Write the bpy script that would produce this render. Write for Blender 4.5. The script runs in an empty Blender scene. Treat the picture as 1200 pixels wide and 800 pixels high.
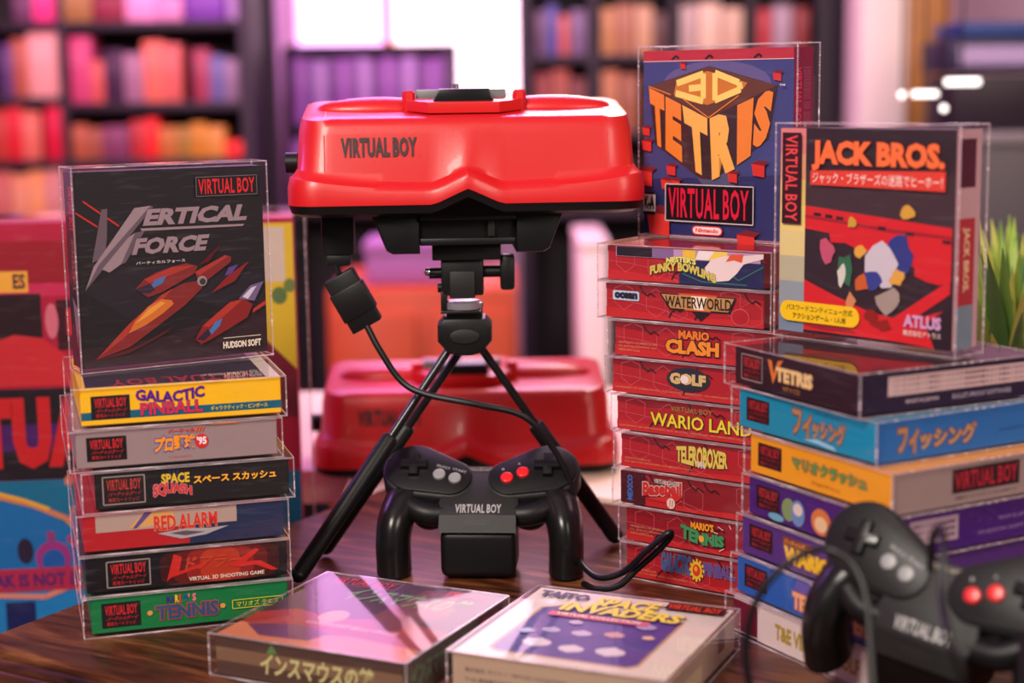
import bpy, bmesh, math, random
from mathutils import Vector, Matrix
R = math.radians
random.seed(7)
SC = bpy.context.scene
COL = SC.collection

# ------------------------------------------------------------------ camera
F_PX, PITCH, ROLL, CAM_H = 1940.985, R(8.894), R(-.804), .3496
fw = Vector((0, math.cos(PITCH), -math.sin(PITCH)))
up0 = Vector((0, math.sin(PITCH), math.cos(PITCH)))
rt = math.cos(ROLL) * Vector((1, 0, 0)) + math.sin(ROLL) * up0
up = -math.sin(ROLL) * Vector((1, 0, 0)) + math.cos(ROLL) * up0
cd = bpy.data.cameras.new('camera'); cam = bpy.data.objects.new('camera', cd); COL.objects.link(cam)
cd.sensor_width = 36; cd.lens = F_PX / 1200 * 36
cam.matrix_world = Matrix(((rt.x, up.x, -fw.x, 0), (rt.y, up.y, -fw.y, 0), (rt.z, up.z, -fw.z, CAM_H), (0, 0, 0, 1)))
cd.clip_start = .01
cd.dof.use_dof = True; cd.dof.focus_distance = 1.12; cd.dof.aperture_fstop = 3.6
SC.camera = cam

def at(px, py, Y):
    """world point on the vertical plane y = Y seen at pixel (px, py)"""
    d = fw + (px - 600) / F_PX * rt - (py - 400) / F_PX * up
    return Vector((0, 0, CAM_H)) + d * (Y / d.y)

# ------------------------------------------------------------------ view + world + lights
vs = SC.view_settings
vs.view_transform = 'Standard'; vs.look = 'None'; vs.gamma = 1; vs.use_curve_mapping = False
vs.exposure = .0
SC.cycles.transparent_max_bounces = 24
SC.cycles.use_denoising = True
SC.cycles.sample_clamp_indirect = 4
w = bpy.data.worlds.new('world'); SC.world = w; w.use_nodes = True
w.node_tree.nodes['Background'].inputs[0].default_value = (.50, .42, .40, 1)
w.node_tree.nodes['Background'].inputs[1].default_value = .22

def area(name, loc, target, size, power, color, sy=None):
    l = bpy.data.lights.new(name, 'AREA'); l.energy = power; l.color = color; l.size = size
    if sy: l.shape = 'RECTANGLE'; l.size_y = sy
    o = bpy.data.objects.new(name, l); COL.objects.link(o); o.location = loc
    o.rotation_euler = (Vector(target) - Vector(loc)).to_track_quat('-Z', 'Y').to_euler()
    return o
area('key_light', (-.7, -.35, 1.35), (0, 1.1, .12), .55, 44, (1, .90, .80))
area('fill_light', (1.1, -.2, .9), (.1, 1.1, .1), .6, 13, (1, .86, .76))
area('magenta_back_light', (-.1, 2.7, 1.45), (-.05, 1.2, .1), .9, 18, (.80, .36, 1), .5)
area('violet_side_light', (-1.3, 1.9, .9), (-.1, 1.2, .15), .4, 8, (.5, .22, 1))
area('pink_wall_light', (-.45, 3.0, 1.2), (-.45, 3.9, .3), 1.1, 26, (1, .50, .88))
area('cream_table_fill', (.15, 1.95, .75), (-.05, 1.55, 0), .25, 4.5, (1, .84, .66))  # unseen light, added to warm the cream table
area('shelf_light_left', (-1.0, 2.3, .9), (-1.1, 3.6, .25), .6, 6, (1, .36, .46))
area('shelf_light_right', (.9, 2.3, .9), (.8, 3.6, .2), .7, 9, (1, .78, .66))

# ------------------------------------------------------------------ materials
MATS = {}
def mat(name, col, rough=.5, metal=0, spec=.5, noise=0, scale=40, coat=0, bump=0, emis=0, trans=0):
    if name in MATS: return MATS[name]
    m = bpy.data.materials.new(name); m.use_nodes = True; nt = m.node_tree; b = nt.nodes['Principled BSDF']
    b.inputs['Base Color'].default_value = (*col, 1); b.inputs['Roughness'].default_value = rough
    b.inputs['Metallic'].default_value = metal; b.inputs['Specular IOR Level'].default_value = spec
    b.inputs['Coat Weight'].default_value = coat; b.inputs['Coat Roughness'].default_value = .08
    if emis:
        b.inputs['Emission Color'].default_value = (*col, 1); b.inputs['Emission Strength'].default_value = emis
    tc = nt.nodes.new('ShaderNodeTexCoord')
    n = nt.nodes.new('ShaderNodeTexNoise'); n.inputs['Scale'].default_value = scale; n.inputs['Detail'].default_value = 3
    nt.links.new(tc.outputs['Object'], n.inputs['Vector'])
    k = noise if noise else .04
    r = nt.nodes.new('ShaderNodeMapRange'); r.inputs[3].default_value = 1 - k; r.inputs[4].default_value = 1 + k
    nt.links.new(n.outputs[0], r.inputs[0])
    mx = nt.nodes.new('ShaderNodeMix'); mx.data_type = 'RGBA'; mx.blend_type = 'MULTIPLY'; mx.inputs[0].default_value = 1
    mx.inputs[6].default_value = (*col, 1); nt.links.new(r.outputs[0], mx.inputs[7]); nt.links.new(mx.outputs[2], b.inputs['Base Color'])
    if bump:
        bp = nt.nodes.new('ShaderNodeBump'); bp.inputs['Strength'].default_value = bump; bp.inputs['Distance'].default_value = .0004
        n2 = nt.nodes.new('ShaderNodeTexNoise'); n2.inputs['Scale'].default_value = 1800
        nt.links.new(tc.outputs['Object'], n2.inputs['Vector']); nt.links.new(n2.outputs[0], bp.inputs['Height']); nt.links.new(bp.outputs[0], b.inputs['Normal'])
    MATS[name] = m
    return m

def s2l(c): return tuple(((x / 255) / 12.92 if x / 255 <= .04045 else ((x / 255 + .055) / 1.055) ** 2.4) for x in c)
INK = {}
def ink(r, g, b):
    """printed colour given as sRGB bytes"""
    k = (r, g, b)
    if k not in INK: INK[k] = mat('print_%02x%02x%02x' % k, s2l(k), .45, spec=.25, noise=.05, scale=90)
    return INK[k]

def clear_mat(name, tint, base, gl, rough=.05):
    m = bpy.data.materials.new(name); m.use_nodes = True; nt = m.node_tree; nt.nodes.clear()
    out = nt.nodes.new('ShaderNodeOutputMaterial'); t = nt.nodes.new('ShaderNodeBsdfTransparent'); g = nt.nodes.new('ShaderNodeBsdfGlossy')
    d = nt.nodes.new('ShaderNodeBsdfDiffuse'); d.inputs[0].default_value = (*tint, 1)
    g.inputs['Roughness'].default_value = rough; g.inputs[0].default_value = (1, 1, 1, 1); t.inputs[0].default_value = (.97, .95, .96, 1)
    fr = nt.nodes.new('ShaderNodeFresnel'); fr.inputs[0].default_value = 1.5
    ge = nt.nodes.new('ShaderNodeNewGeometry')
    mu = nt.nodes.new('ShaderNodeMath'); mu.operation = 'MULTIPLY'; mu.inputs[1].default_value = gl
    bf = nt.nodes.new('ShaderNodeMath'); bf.operation = 'SUBTRACT'; bf.inputs[0].default_value = 1; nt.links.new(ge.outputs['Backfacing'], bf.inputs[1])
    m2 = nt.nodes.new('ShaderNodeMath'); m2.operation = 'MULTIPLY'
    nt.links.new(fr.outputs[0], mu.inputs[0]); nt.links.new(mu.outputs[0], m2.inputs[0]); nt.links.new(bf.outputs[0], m2.inputs[1])
    a = nt.nodes.new('ShaderNodeMixShader'); b = nt.nodes.new('ShaderNodeMixShader')
    # faint scuffs in the plastic
    tc = nt.nodes.new('ShaderNodeTexCoord'); mp = nt.nodes.new('ShaderNodeMapping'); mp.inputs['Scale'].default_value = (8, 60, 60); mp.inputs['Rotation'].default_value = (.3, .5, .2)
    n = nt.nodes.new('ShaderNodeTexNoise'); n.inputs['Scale'].default_value = 6; n.inputs['Detail'].default_value = 5
    mr = nt.nodes.new('ShaderNodeMapRange'); mr.inputs[1].default_value = .55; mr.inputs[2].default_value = .8; mr.inputs[3].default_value = base; mr.inputs[4].default_value = base * 7
    nt.links.new(tc.outputs['Object'], mp.inputs[0]); nt.links.new(mp.outputs[0], n.inputs['Vector']); nt.links.new(n.outputs[0], mr.inputs[0])
    nt.links.new(mr.outputs[0], a.inputs[0]); nt.links.new(t.outputs[0], a.inputs[1]); nt.links.new(d.outputs[0], a.inputs[2])
    nt.links.new(m2.outputs[0], b.inputs[0]); nt.links.new(a.outputs[0], b.inputs[1]); nt.links.new(g.outputs[0], b.inputs[2])
    nt.links.new(b.outputs[0], out.inputs[0]); return m
CLEAR = clear_mat('clear_plastic', (.85, .75, .8), .006, .75)
EDGE = clear_mat('clear_plastic_edge', (.95, .78, .84), .16, 2.4, .15)

def wood():
    m = bpy.data.materials.new('walnut'); m.use_nodes = True; nt = m.node_tree; b = nt.nodes['Principled BSDF']
    tc = nt.nodes.new('ShaderNodeTexCoord'); mp = nt.nodes.new('ShaderNodeMapping'); mp.inputs['Scale'].default_value = (5, 34, 34)
    n = nt.nodes.new('ShaderNodeTexNoise'); n.inputs['Scale'].default_value = 2.2; n.inputs['Detail'].default_value = 8; n.inputs['Distortion'].default_value = 1.2
    n2 = nt.nodes.new('ShaderNodeTexNoise'); n2.inputs['Scale'].default_value = 5; n2.inputs['Detail'].default_value = 4
    cr = nt.nodes.new('ShaderNodeValToRGB'); e = cr.color_ramp.elements
    e[0].position = .3; e[0].color = (*s2l((34, 14, 9)), 1); e[1].position = .72; e[1].color = (*s2l((158, 98, 60)), 1)
    x = e.new(.5); x.color = (*s2l((98, 52, 30)), 1)
    mx = nt.nodes.new('ShaderNodeMix'); mx.data_type = 'RGBA'; mx.blend_type = 'MULTIPLY'; mx.inputs[0].default_value = .7
    nt.links.new(tc.outputs['Object'], mp.inputs[0]); nt.links.new(mp.outputs[0], n.inputs['Vector']); nt.links.new(n.outputs[0], cr.inputs[0])
    nt.links.new(tc.outputs['Object'], n2.inputs['Vector']); nt.links.new(cr.outputs[0], mx.inputs[6]); nt.links.new(n2.outputs[0], mx.inputs[7])
    nt.links.new(mx.outputs[2], b.inputs['Base Color']); b.inputs['Roughness'].default_value = .34; b.inputs['Specular IOR Level'].default_value = .2
    bp = nt.nodes.new('ShaderNodeBump'); bp.inputs['Strength'].default_value = .25; bp.inputs['Distance'].default_value = .0006
    nt.links.new(n.outputs[0], bp.inputs['Height']); nt.links.new(bp.outputs[0], b.inputs['Normal'])
    return m
WOOD = wood()
RED = mat('red_shell_plastic', s2l((204, 20, 25)), .36, coat=.12, bump=.25, noise=.02)
REDD = mat('red_ridge_plastic', s2l((200, 20, 24)), .35, noise=.02)
BLK = mat('black_plastic', (.006, .0055, .0065), .42, spec=.3, bump=.15)
BLKG = mat('glossy_black_plastic', (.008, .0075, .0085), .26, spec=.4)
CHAR = mat('charcoal_plastic', (.014, .0132, .0138), .5, spec=.35, bump=.3)
GREY = mat('grey_plastic', (.13, .135, .14), .4)
GBTN = mat('light_grey_button', (.27, .265, .27), .4)
RBTN = mat('red_button', (.75, .015, .02), .3)
METAL = mat('chrome', (.7, .7, .72), .2, 1)
WHT = mat('white_print', (.40, .385, .385), .5)
DPRINT = mat('dark_print', (.03, .005, .008), .5)
CREAM = mat('cream_laminate', s2l((250, 226, 196)), .5)
WALLM = mat('wall_paint', s2l((225, 190, 215)), .8)
FLOORM = mat('floor_boards', s2l((90, 60, 50)), .6, noise=.3, scale=8)
CEILM = mat('ceiling_paint', s2l((220, 210, 215)), .8)
SHELF = mat('dark_shelf', s2l((26, 13, 28)), .6)

# ------------------------------------------------------------------ mesh helpers
class MB:
    def __init__(s): s.v = []; s.f = []; s.m = []; s.mats = []; s.sm = []
    def mi(s, m):
        if m not in s.mats: s.mats.append(m)
        return s.mats.index(m)
    def add(s, vs, fs, m, smooth=False):
        b = len(s.v); s.v += [tuple(v) for v in vs]
        k = s.mi(m)
        for f in fs: s.f.append([b + i for i in f]); s.m.append(k); s.sm.append(smooth)
        return s
    def bm(s, bm, m, smooth=True, M=None):
        if M is not None: bm.transform(M)
        bm.verts.ensure_lookup_table(); bm.verts.index_update()
        s.add([v.co.copy() for v in bm.verts], [[v.index for v in f.verts] for f in bm.faces], m, smooth); bm.free(); return s
    def box(s, x0, x1, y0, y1, z0, z1, m, bev=0, seg=2, M=None):
        bm = bmesh.new(); bmesh.ops.create_cube(bm, size=1)
        bm.transform(Matrix.Translation(((x0 + x1) / 2, (y0 + y1) / 2, (z0 + z1) / 2)) @ Matrix.Diagonal((x1 - x0, y1 - y0, z1 - z0, 1)))
        if bev: bmesh.ops.bevel(bm, geom=bm.edges[:], offset=bev, segments=seg, affect='EDGES', profile=.5)
        return s.bm(bm, m, bool(bev), M)
    def prism(s, pts, z0, z1, m, bev=0, seg=2, M=None, smooth=None):
        """outline (x, y) extruded from z0 to z1"""
        bm = bmesh.new(); a = [bm.verts.new((x, y, z0)) for x, y in pts]; b = [bm.verts.new((x, y, z1)) for x, y in pts]; n = len(pts)
        bm.faces.new(a[::-1]); top = bm.faces.new(b)
        for i in range(n): bm.faces.new((a[i], a[(i + 1) % n], b[(i + 1) % n], b[i]))
        bmesh.ops.recalc_face_normals(bm, faces=bm.faces[:])
        if bev: bmesh.ops.bevel(bm, geom=list(top.edges), offset=bev, segments=seg, affect='EDGES', profile=.5, clamp_overlap=True)
        return s.bm(bm, m, bool(bev) if smooth is None else smooth, M)
    def ell(s, c, r, m, M=None, seg=24):
        bm = bmesh.new(); bmesh.ops.create_uvsphere(bm, u_segments=seg, v_segments=seg // 2, radius=1)
        bm.transform(Matrix.Translation(c) @ Matrix.Diagonal((*r, 1))); return s.bm(bm, m, True, M)
    def tube(s, pts, rad, m, n=12, cap=True, flat=1.0, ys=1.0):
        pts = [Vector(p) for p in pts]; N = len(pts)
        rad = rad if isinstance(rad, (list, tuple)) else [rad] * N
        t0 = (pts[1] - pts[0]).normalized(); u = t0.orthogonal().normalized(); vs = []
        for i, p in enumerate(pts):
            t = (pts[min(i + 1, N - 1)] - pts[max(i - 1, 0)]).normalized()
            u = (u - t * u.dot(t)).normalized(); v = t.cross(u)
            for k in range(n):
                a = 2 * math.pi * k / n; q = (u * math.cos(a) + v * math.sin(a) * flat) * rad[i]; q.y *= ys; vs.append(p + q)
        fs = [[i * n + k, i * n + (k + 1) % n, (i + 1) * n + (k + 1) % n, (i + 1) * n + k] for i in range(N - 1) for k in range(n)]
        if cap: fs += [list(range(n))[::-1], [(N - 1) * n + k for k in range(n)]]
        return s.add(vs, fs, m, True)
    def build(s, name, parent=None, loc=None):
        me = bpy.data.meshes.new(name); me.from_pydata(s.v, [], s.f)
        for m in s.mats: me.materials.append(m)
        me.polygons.foreach_set('material_index', s.m); me.polygons.foreach_set('use_smooth', s.sm); me.update()
        try: me.set_sharp_from_angle(angle=R(35))
        except Exception: pass
        o = bpy.data.objects.new(name, me); COL.objects.link(o)
        if parent: o.parent = parent
        if loc: o.location = loc
        return o

def spline(pts, n=10):
    P = [Vector(p) for p in pts]; P = [2 * P[0] - P[1]] + P + [2 * P[-1] - P[-2]]; out = []
    for i in range(1, len(P) - 2):
        for k in range(n):
            t = k / n
            out.append(.5 * ((2 * P[i]) + (P[i + 1] - P[i - 1]) * t + (2 * P[i - 1] - 5 * P[i] + 4 * P[i + 1] - P[i + 2]) * t * t + (3 * P[i] - P[i - 1] - 3 * P[i + 1] + P[i + 2]) * t ** 3))
    out.append(P[-2]); return out

def empty(name, loc, rz=0, label=None, cat=None, group=None):
    o = bpy.data.objects.new(name, None); COL.objects.link(o); o.empty_display_size = .02
    o.location = loc; o.rotation_euler = (0, 0, rz)
    return tag(o, label, cat, group)
def tag(o, label=None, cat=None, group=None, kind=None):
    if label: o['label'] = label
    if cat: o['category'] = cat
    if group: o['group'] = group
    if kind: o['kind'] = kind
    return o
def copy_tree(o, parent=None):
    c = o.copy(); COL.objects.link(c)
    if parent: c.parent = parent
    for ch in [x for x in o.children]: copy_tree(ch, c)
    return c

# ------------------------------------------------------------------ lettering: glyph meshes fitted into a unit box
GL = {}
def glyphs(txt, bold):
    k = (txt, bold)
    if k not in GL:
        c = bpy.data.curves.new('t', 'FONT'); c.body = txt; c.offset = bold; c.resolution_u = 2; c.space_line = .92; c.align_x = 'CENTER'; c.space_word, c.space_character = (.62, 1.1) if txt == 'VIRTUAL BOY' else (1, 1)
        o = bpy.data.objects.new('t', c); COL.objects.link(o); bpy.context.view_layer.update()
        me = bpy.data.meshes.new_from_object(o.evaluated_get(bpy.context.evaluated_depsgraph_get()))
        vs = [(v.co.x, v.co.y) for v in me.vertices]; fs = [list(p.vertices) for p in me.polygons]
        x0 = min(v[0] for v in vs); x1 = max(v[0] for v in vs); y0 = min(v[1] for v in vs); y1 = max(v[1] for v in vs)
        GL[k] = ([((x - x0) / (x1 - x0), (y - y0) / (y1 - y0)) for x, y in vs], fs, (x1 - x0), (y1 - y0))
        bpy.data.objects.remove(o); bpy.data.curves.remove(c); bpy.data.meshes.remove(me)
    return GL[k]

class Print:
    """flat printing on a face: fr(u, v, lift) -> local point"""
    def __init__(s, fr): s.base = fr; s.parts = {}; s.n = 0; s.ut = (1, 0); s.cur = ''
    def mb(s, part): s.cur = part; return s.parts.setdefault(part, MB())
    def fr(s, u, v, h): return s.base(u * s.ut[0] + s.ut[1] if s.cur == 'title_lettering' else u, v, h)
    def up(s): s.n += 1; return .00006 * s.n
    def poly(s, part, pts, m):
        h = s.up(); mb = s.mb(part); mb.add([s.fr(u, v, h) for u, v in pts], [list(range(len(pts)))], m)
    def rect(s, part, u0, v0, u1, v1, m): s.poly(part, [(u0, v0), (u1, v0), (u1, v1), (u0, v1)], m)
    def ell(s, part, u, v, ru, rv, m, n=28): s.poly(part, [(u + ru * math.cos(6.2832 * k / n), v + rv * math.sin(6.2832 * k / n)) for k in range(n)], m)
    def rrect(s, part, u0, v0, u1, v1, ru, rv, m):
        P = []
        for cx, cy, a in ((u1 - ru, v1 - rv, 0), (u0 + ru, v1 - rv, 90), (u0 + ru, v0 + rv, 180), (u1 - ru, v0 + rv, 270)):
            P += [(cx + ru * math.cos(R(a + k * 15)), cy + rv * math.sin(R(a + k * 15))) for k in range(7)]
        s.poly(part, P, m)
    def line(s, part, pts, wu, m, asp=1):
        """asp = width/height of the face"""
        h = s.up(); mb = s.mb(part)
        for (a, b), (c, d) in zip(pts, pts[1:]):
            dx, dy = (c - a) * asp, d - b; L = math.hypot(dx, dy) or 1; nx, ny = -dy / L * wu / 2 / asp, dx / L * wu / 2
            mb.add([s.fr(a + nx, b + ny, h), s.fr(c + nx, d + ny, h), s.fr(c - nx, d - ny, h), s.fr(a - nx, b - ny, h)], [[0, 1, 2, 3]], m)
    def frame(s, part, u0, v0, u1, v1, wd, m, asp=1):
        s.line(part, [(u0, v0), (u1, v0), (u1, v1), (u0, v1), (u0, v0)], wd, m, asp)
    def text(s, part, txt, u0, v0, u1, v1, m, bold=.0, shear=0, outline=None, ow=.03, warp=None, shadow=None):
        lay = []
        if shadow: lay.append((bold + ow, shadow, (.012, -.05)))
        if outline: lay.append((bold + ow, outline, (0, 0)))
        lay.append((bold, m, (0, 0)))
        base = glyphs(txt, bold)
        for b, mm, off in lay:
            g = glyphs(txt, b); h = s.up(); W = u1 - u0; H = v1 - v0
            kx = g[2] / base[2]; ky = g[3] / base[3]; P = []
            for x, y in g[0]:
                x = (x - .5) * kx + .5 + off[0]; y = (y - .5) * ky + .5 + off[1]
                if warp: u, v = warp(x, y)
                else: u = u0 + W * x + shear * H * y; v = v0 + H * y
                s.cur = part; P.append(s.fr(u, v, h))
            s.mb(part).add(P, g[1], mm)
    def vtext(s, part, txt, u0, v0, u1, v1, m, bold=0, down=True):
        """lettering turned to run down (or up) the face"""
        if down: s.text(part, txt, 0, 0, 1, 1, m, bold, warp=lambda x, y: (u0 + (u1 - u0) * y, v1 - (v1 - v0) * x))
        else: s.text(part, txt, 0, 0, 1, 1, m, bold, warp=lambda x, y: (u1 - (u1 - u0) * y, v0 + (v1 - v0) * x))
    def build(s, parent):
        for n, mb in s.parts.items(): mb.build(n, parent)

def quadwarp(tl, tr, br, bl):
    def f(x, y):
        a = (bl[0] + (br[0] - bl[0]) * x, bl[1] + (br[1] - bl[1]) * x); b = (tl[0] + (tr[0] - tl[0]) * x, tl[1] + (tr[1] - tl[1]) * x)
        return (a[0] + (b[0] - a[0]) * y, a[1] + (b[1] - a[1]) * y)
    return f

# ------------------------------------------------------------------ the room
def struct(name, mb): return tag(mb.build(name), kind='structure')
struct('floor', MB().box(-2.6, 2.6, -1.5, 4.6, -.80, -.76, FLOORM))
struct('ceiling', MB().box(-2.6, 2.6, -.6, 4.6, 1.9, 1.94, CEILM))
struct('wall_back', MB().box(-2.6, 2.6, 4.5, 4.6, -.76, 1.9, WALLM))
struct('wall_left', MB().box(-2.6, -2.5, -.6, 4.5, -.76, 1.9, WALLM))
struct('wall_right', MB().box(2.5, 2.6, -.6, 4.5, -.76, 1.9, mat('tan_wall', s2l((150, 120, 110)), .8)))

# framed glowing panes, added for the bright pink-white wall behind the headset
a = at(352, 112, 4.48); b = at(612, -10, 4.48)
wx0, wx1, wz0, wz1 = a.x, b.x, a.z, 1.62
wn = MB(); t = .05
wn.box(wx0 - t, wx0, 4.42, 4.5, wz0 - t, wz1 + t, mat('glow_frame_paint', s2l((240, 200, 225)), .5), .005)
wn.box(wx1, wx1 + t, 4.42, 4.5, wz0 - t, wz1 + t, MATS['glow_frame_paint'], .005)
wn.box(wx0, wx1, 4.42, 4.5, wz1, wz1 + t, MATS['glow_frame_paint'], .005)
wn.box(wx0, wx1, 4.40, 4.5, wz0 - t, wz0, MATS['glow_frame_paint'], .005)
xm = at(455, 20, 4.46).x
wn.box(xm - .014, xm + .014, 4.45, 4.48, wz0, wz1, mat('orange_divider', s2l((240, 120, 60)), .5), .003)
wn.box(wx0, wx1, 4.45, 4.48, .95, .98, MATS['orange_divider'], .003)
glow_panel = struct('glow_panel_1', wn)
MB().box(wx0, xm, 4.481, 4.487, wz0, wz1, mat('violet_wall_glow', (.92, .50, 1), .4, emis=2.6)).build('pane', glow_panel)
MB().box(xm, wx1, 4.481, 4.487, wz0, wz1, mat('pink_wall_glow', (1, .74, .86), .4, emis=3.4)).build('pane', glow_panel)
tag(MB().box(at(293, 0, 4.2).x, at(328, 0, 4.2).x, 4.15, 4.25, -.76, 1.9, mat('lilac_paint', s2l((205, 150, 205)), .6), .006).build('trim_1'), kind='structure')
tag(MB().box(at(1003, 0, 3.5).x, at(1058, 0, 3.5).x, 3.45, 3.6, -.76, 1.9, mat('white_column_paint', s2l((238, 222, 214)), .6), .006).build('trim_2'), kind='structure')
tag(MB().box(at(1058, 0, 3.55).x + .004, at(1112, 0, 3.55).x, 3.53, 3.58, -.76, 1.9, mat('oak_panel', s2l((196, 128, 70)), .5, noise=.2, scale=12), .004).build('trim_3'), kind='structure')

# ------------------------------------------------------------------ dark walnut table with a moulded edge
A = Vector((-.3484, 1.0233)); e1 = Vector((.8605, -.5095)); e2 = Vector((.5095, .8605))
tb = empty('side_table', (*(A + e1 * .6 + e2 * .25), -.76), 0, 'dark walnut table with moulded edge, under the consoles and game boxes', 'table')
tb.rotation_euler = (0, 0, math.atan2(e1.y, e1.x))
prof = [(-.006, 0), (-.003, -.0006), (-.0008, -.003), (-.0005, -.007), (.003, -.009), (.0045, -.011), (.0045, -.0125), (.0075, -.014), (.0105, -.018), (.0115, -.0225), (.0105, -.027), (.007, -.0305), (.003, -.032), (.002, -.034), (-.004, -.036), (-.02, -.037)]
def table_top():
    vs = []; fs = []; hx, hy = .6, .2535; n = 4
    for dx, dz in prof:
        for sx, sy in ((-1, -1), (1, -1), (1, 1), (-1, 1)):
            vs.append((sx * (hx + dx), sy * (hy + dx), .76 + dz))
    for i in range(len(prof) - 1):
        for k in range(4): fs.append([i * 4 + k, (i + 1) * 4 + k, (i + 1) * 4 + (k + 1) % 4, i * 4 + (k + 1) % 4])
    fs.append([0, 1, 2, 3]); fs.append([(len(prof) - 1) * 4 + k for k in (3, 2, 1, 0)])
    return MB().add(vs, fs, WOOD, True)
table_top().build('tabletop', tb)
MB().box(-.54, .54, -.19, .19, .60, .723, WOOD, .003).build('apron', tb)
for sx in (-1, 1):
    for sy in (-1, 1): MB().box(sx * .51 - .025, sx * .51 + .025, sy * .16 - .025, sy * .16 + .025, 0, .60, WOOD, .004).build('leg', tb)

# cream table standing against the far edge
far = A + e2 * .515
def cream():
    p = [Vector((-.150, 1.382)), far + e2 * .012 + e1 * .03, far + e1 * 1.0 + e2 * .012, Vector((1.0, 1.9)), Vector((-.62, 1.9)), Vector((-.62, 1.50)), Vector((-.150, 1.50))]
    return [(q.x, q.y) for q in p]
ct = empty('cream_table', (0, 1.6, -.76), 0, 'cream laminate table behind the walnut table, under the rear headset', 'table')
MB().prism([(x, y - 1.6) for x, y in cream()], .725, .757, CREAM, .003).build('tabletop', ct)
for x, y in ((-.55, .25), (-.1, -.02), (.9, .25), (.9, -.5)): MB().box(x - .02, x + .02, y - .02, y + .02, 0, .725, mat('steel_leg', (.3, .3, .3), .4, 1)).build('leg', ct)

# ------------------------------------------------------------------ boxed games
W0 = .1350
VB = 'VIRTUAL BOY'
RD = ink(214, 34, 44); BK = ink(24, 18, 24); CRM = ink(232, 214, 196)
def badge(p, u0, v0, u1, v1, outline=False, red=RD, bg=BK):
    p.rect('platform_badge', u0, v0, u1, v1, bg)
    if outline: p.frame('platform_badge', u0, v0, u1, v1, .035, ink(150, 135, 130), 5.2)
    w_, h_ = u1 - u0, v1 - v0
    p.text('platform_badge', VB, u0 + w_ * .09, v0 + h_ * .5, u1 - w_ * .09, v1 - h_ * .1, red, .02)
    p.text('platform_badge', 'バーチャルボーイ', u0 + w_ * .1, v0 + h_ * .28, u1 - w_ * .12, v0 + h_ * .45, red, .0, shear=.1)
    p.text('platform_badge', '専用カートリッジ', u0 + w_ * .12, v0 + h_ * .08, u1 - w_ * .14, v0 + h_ * .24, red, .0)

def box_thing(label, loc, yaw, w, d, t, carton, group=None, gap=(.0035, .0035), gz=.0012, art=None, gy=.0018, cat='game box', name='game_box', gzt=None, lean=0):
    """clear protector case holding a printed carton; loc is the front left bottom corner"""
    loc = Vector(loc); c = Vector((w / 2, d / 2, 0)); c.rotate(Matrix.Rotation(yaw, 3, 'Z'))
    r = empty(name, loc + c, yaw, label, cat, group)
    x0, x1 = -w / 2, w / 2; y0, y1 = -d / 2, d / 2
    gzt = gz if gzt is None else gzt
    cx0, cx1, cy0, cy1, cz0, cz1 = x0 + gap[0], x1 - gap[1], y0 + gy, y1 - gy, gz, t - gzt
    MB().box(cx0, cx1, cy0, cy1, cz0, cz1, carton, .0006, 1).build('carton', r)
    if art:
        fr = {'front': lambda u, v, h: (cx0 + (cx1 - cx0) * u, cy0 - h - .00002, cz0 + (cz1 - cz0) * v),
              'right': lambda u, v, h: (cx1 + h + .00002, cy0 + (cy1 - cy0) * u, cz0 + (cz1 - cz0) * v),
              'left': lambda u, v, h: (cx0 - h - .00002, cy1 - (cy1 - cy0) * u, cz0 + (cz1 - cz0) * v),
              'top': lambda u, v, h: (cx0 + (cx1 - cx0) * u, cy0 + (cy1 - cy0) * v, cz1 + h + .00002)}
        for k, fn in art.items():
            p = Print(fr[k]); fn(p); p.build(r)
    m = MB(); m.box(x0, x1, y0, y1, 0, t, CLEAR)
    e = .00045; E3 = .0003
    for a in (x0, x1):
        for b in (y0, y1): m.box(a - e, a + e, b - e, b + e, 0, t, EDGE)
    for a in (x0, x1):
        for b in (e, t - e): m.box(a - e, a + e, y0, y1, b - e, b + e, EDGE)
    for a in (y0, y1):
        for b in (e, t - e): m.box(x0, x1, a - e, a + e, b - e, b + e, EDGE)
    m.build('clear_case', r)
    return r

# --- spines of the left pile
def a_yellow(p):
    p.rect('cover_print', 0, .15, 1, .37, ink(12, 92, 118)); badge(p, .05, .16, .24, .80)
    p.text('title_lettering', 'GALACTIC', .27, .55, .61, .90, ink(52, 34, 140), .03, shear=.02, outline=ink(206, 40, 70), ow=.025, warp=lambda x, y: (.27 + .34 * x, .56 + .30 * y + .05 * math.cos(x * 6)))
    p.text('title_lettering', 'PINBALL', .29, .20, .60, .54, ink(206, 40, 70), .03, outline=ink(52, 34, 140), ow=.02)
    p.text('title_lettering', 'ギャラクティック・ピンボール', .64, .20, .93, .33, ink(236, 200, 70), .015)
def a_grey(p):
    badge(p, .05, .18, .245, .84, bg=ink(12, 8, 14))
    p.text('title_lettering', 'プロ', .375, .30, .47, .74, ink(246, 150, 30), .06, shear=.03, outline=ink(34, 64, 160), ow=.05)
    p.text('title_lettering', '野球', .475, .34, .585, .76, ink(246, 150, 30), .05, outline=ink(34, 64, 160), ow=.05)
    p.ell('title_lettering', .615, .54, .034, .2, RD); p.text('title_lettering', "'95", .592, .44, .640, .66, ink(240, 235, 235), .04)
    p.text('title_lettering', 'バーチャル', .45, .80, .585, .93, RD, .03); p.text('small_print', '© 1995 HUDSON', .45, .14, .56, .18, RD)
    for k in range(3): p.line('title_lettering', [(.585 + .015 * k, .8), (.60 + .015 * k, .95)], .03, ink(236, 90, 40), 5.2)
    p.rect('cover_print', .66, .965, .8, 1, ink(240, 130, 60))
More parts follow.
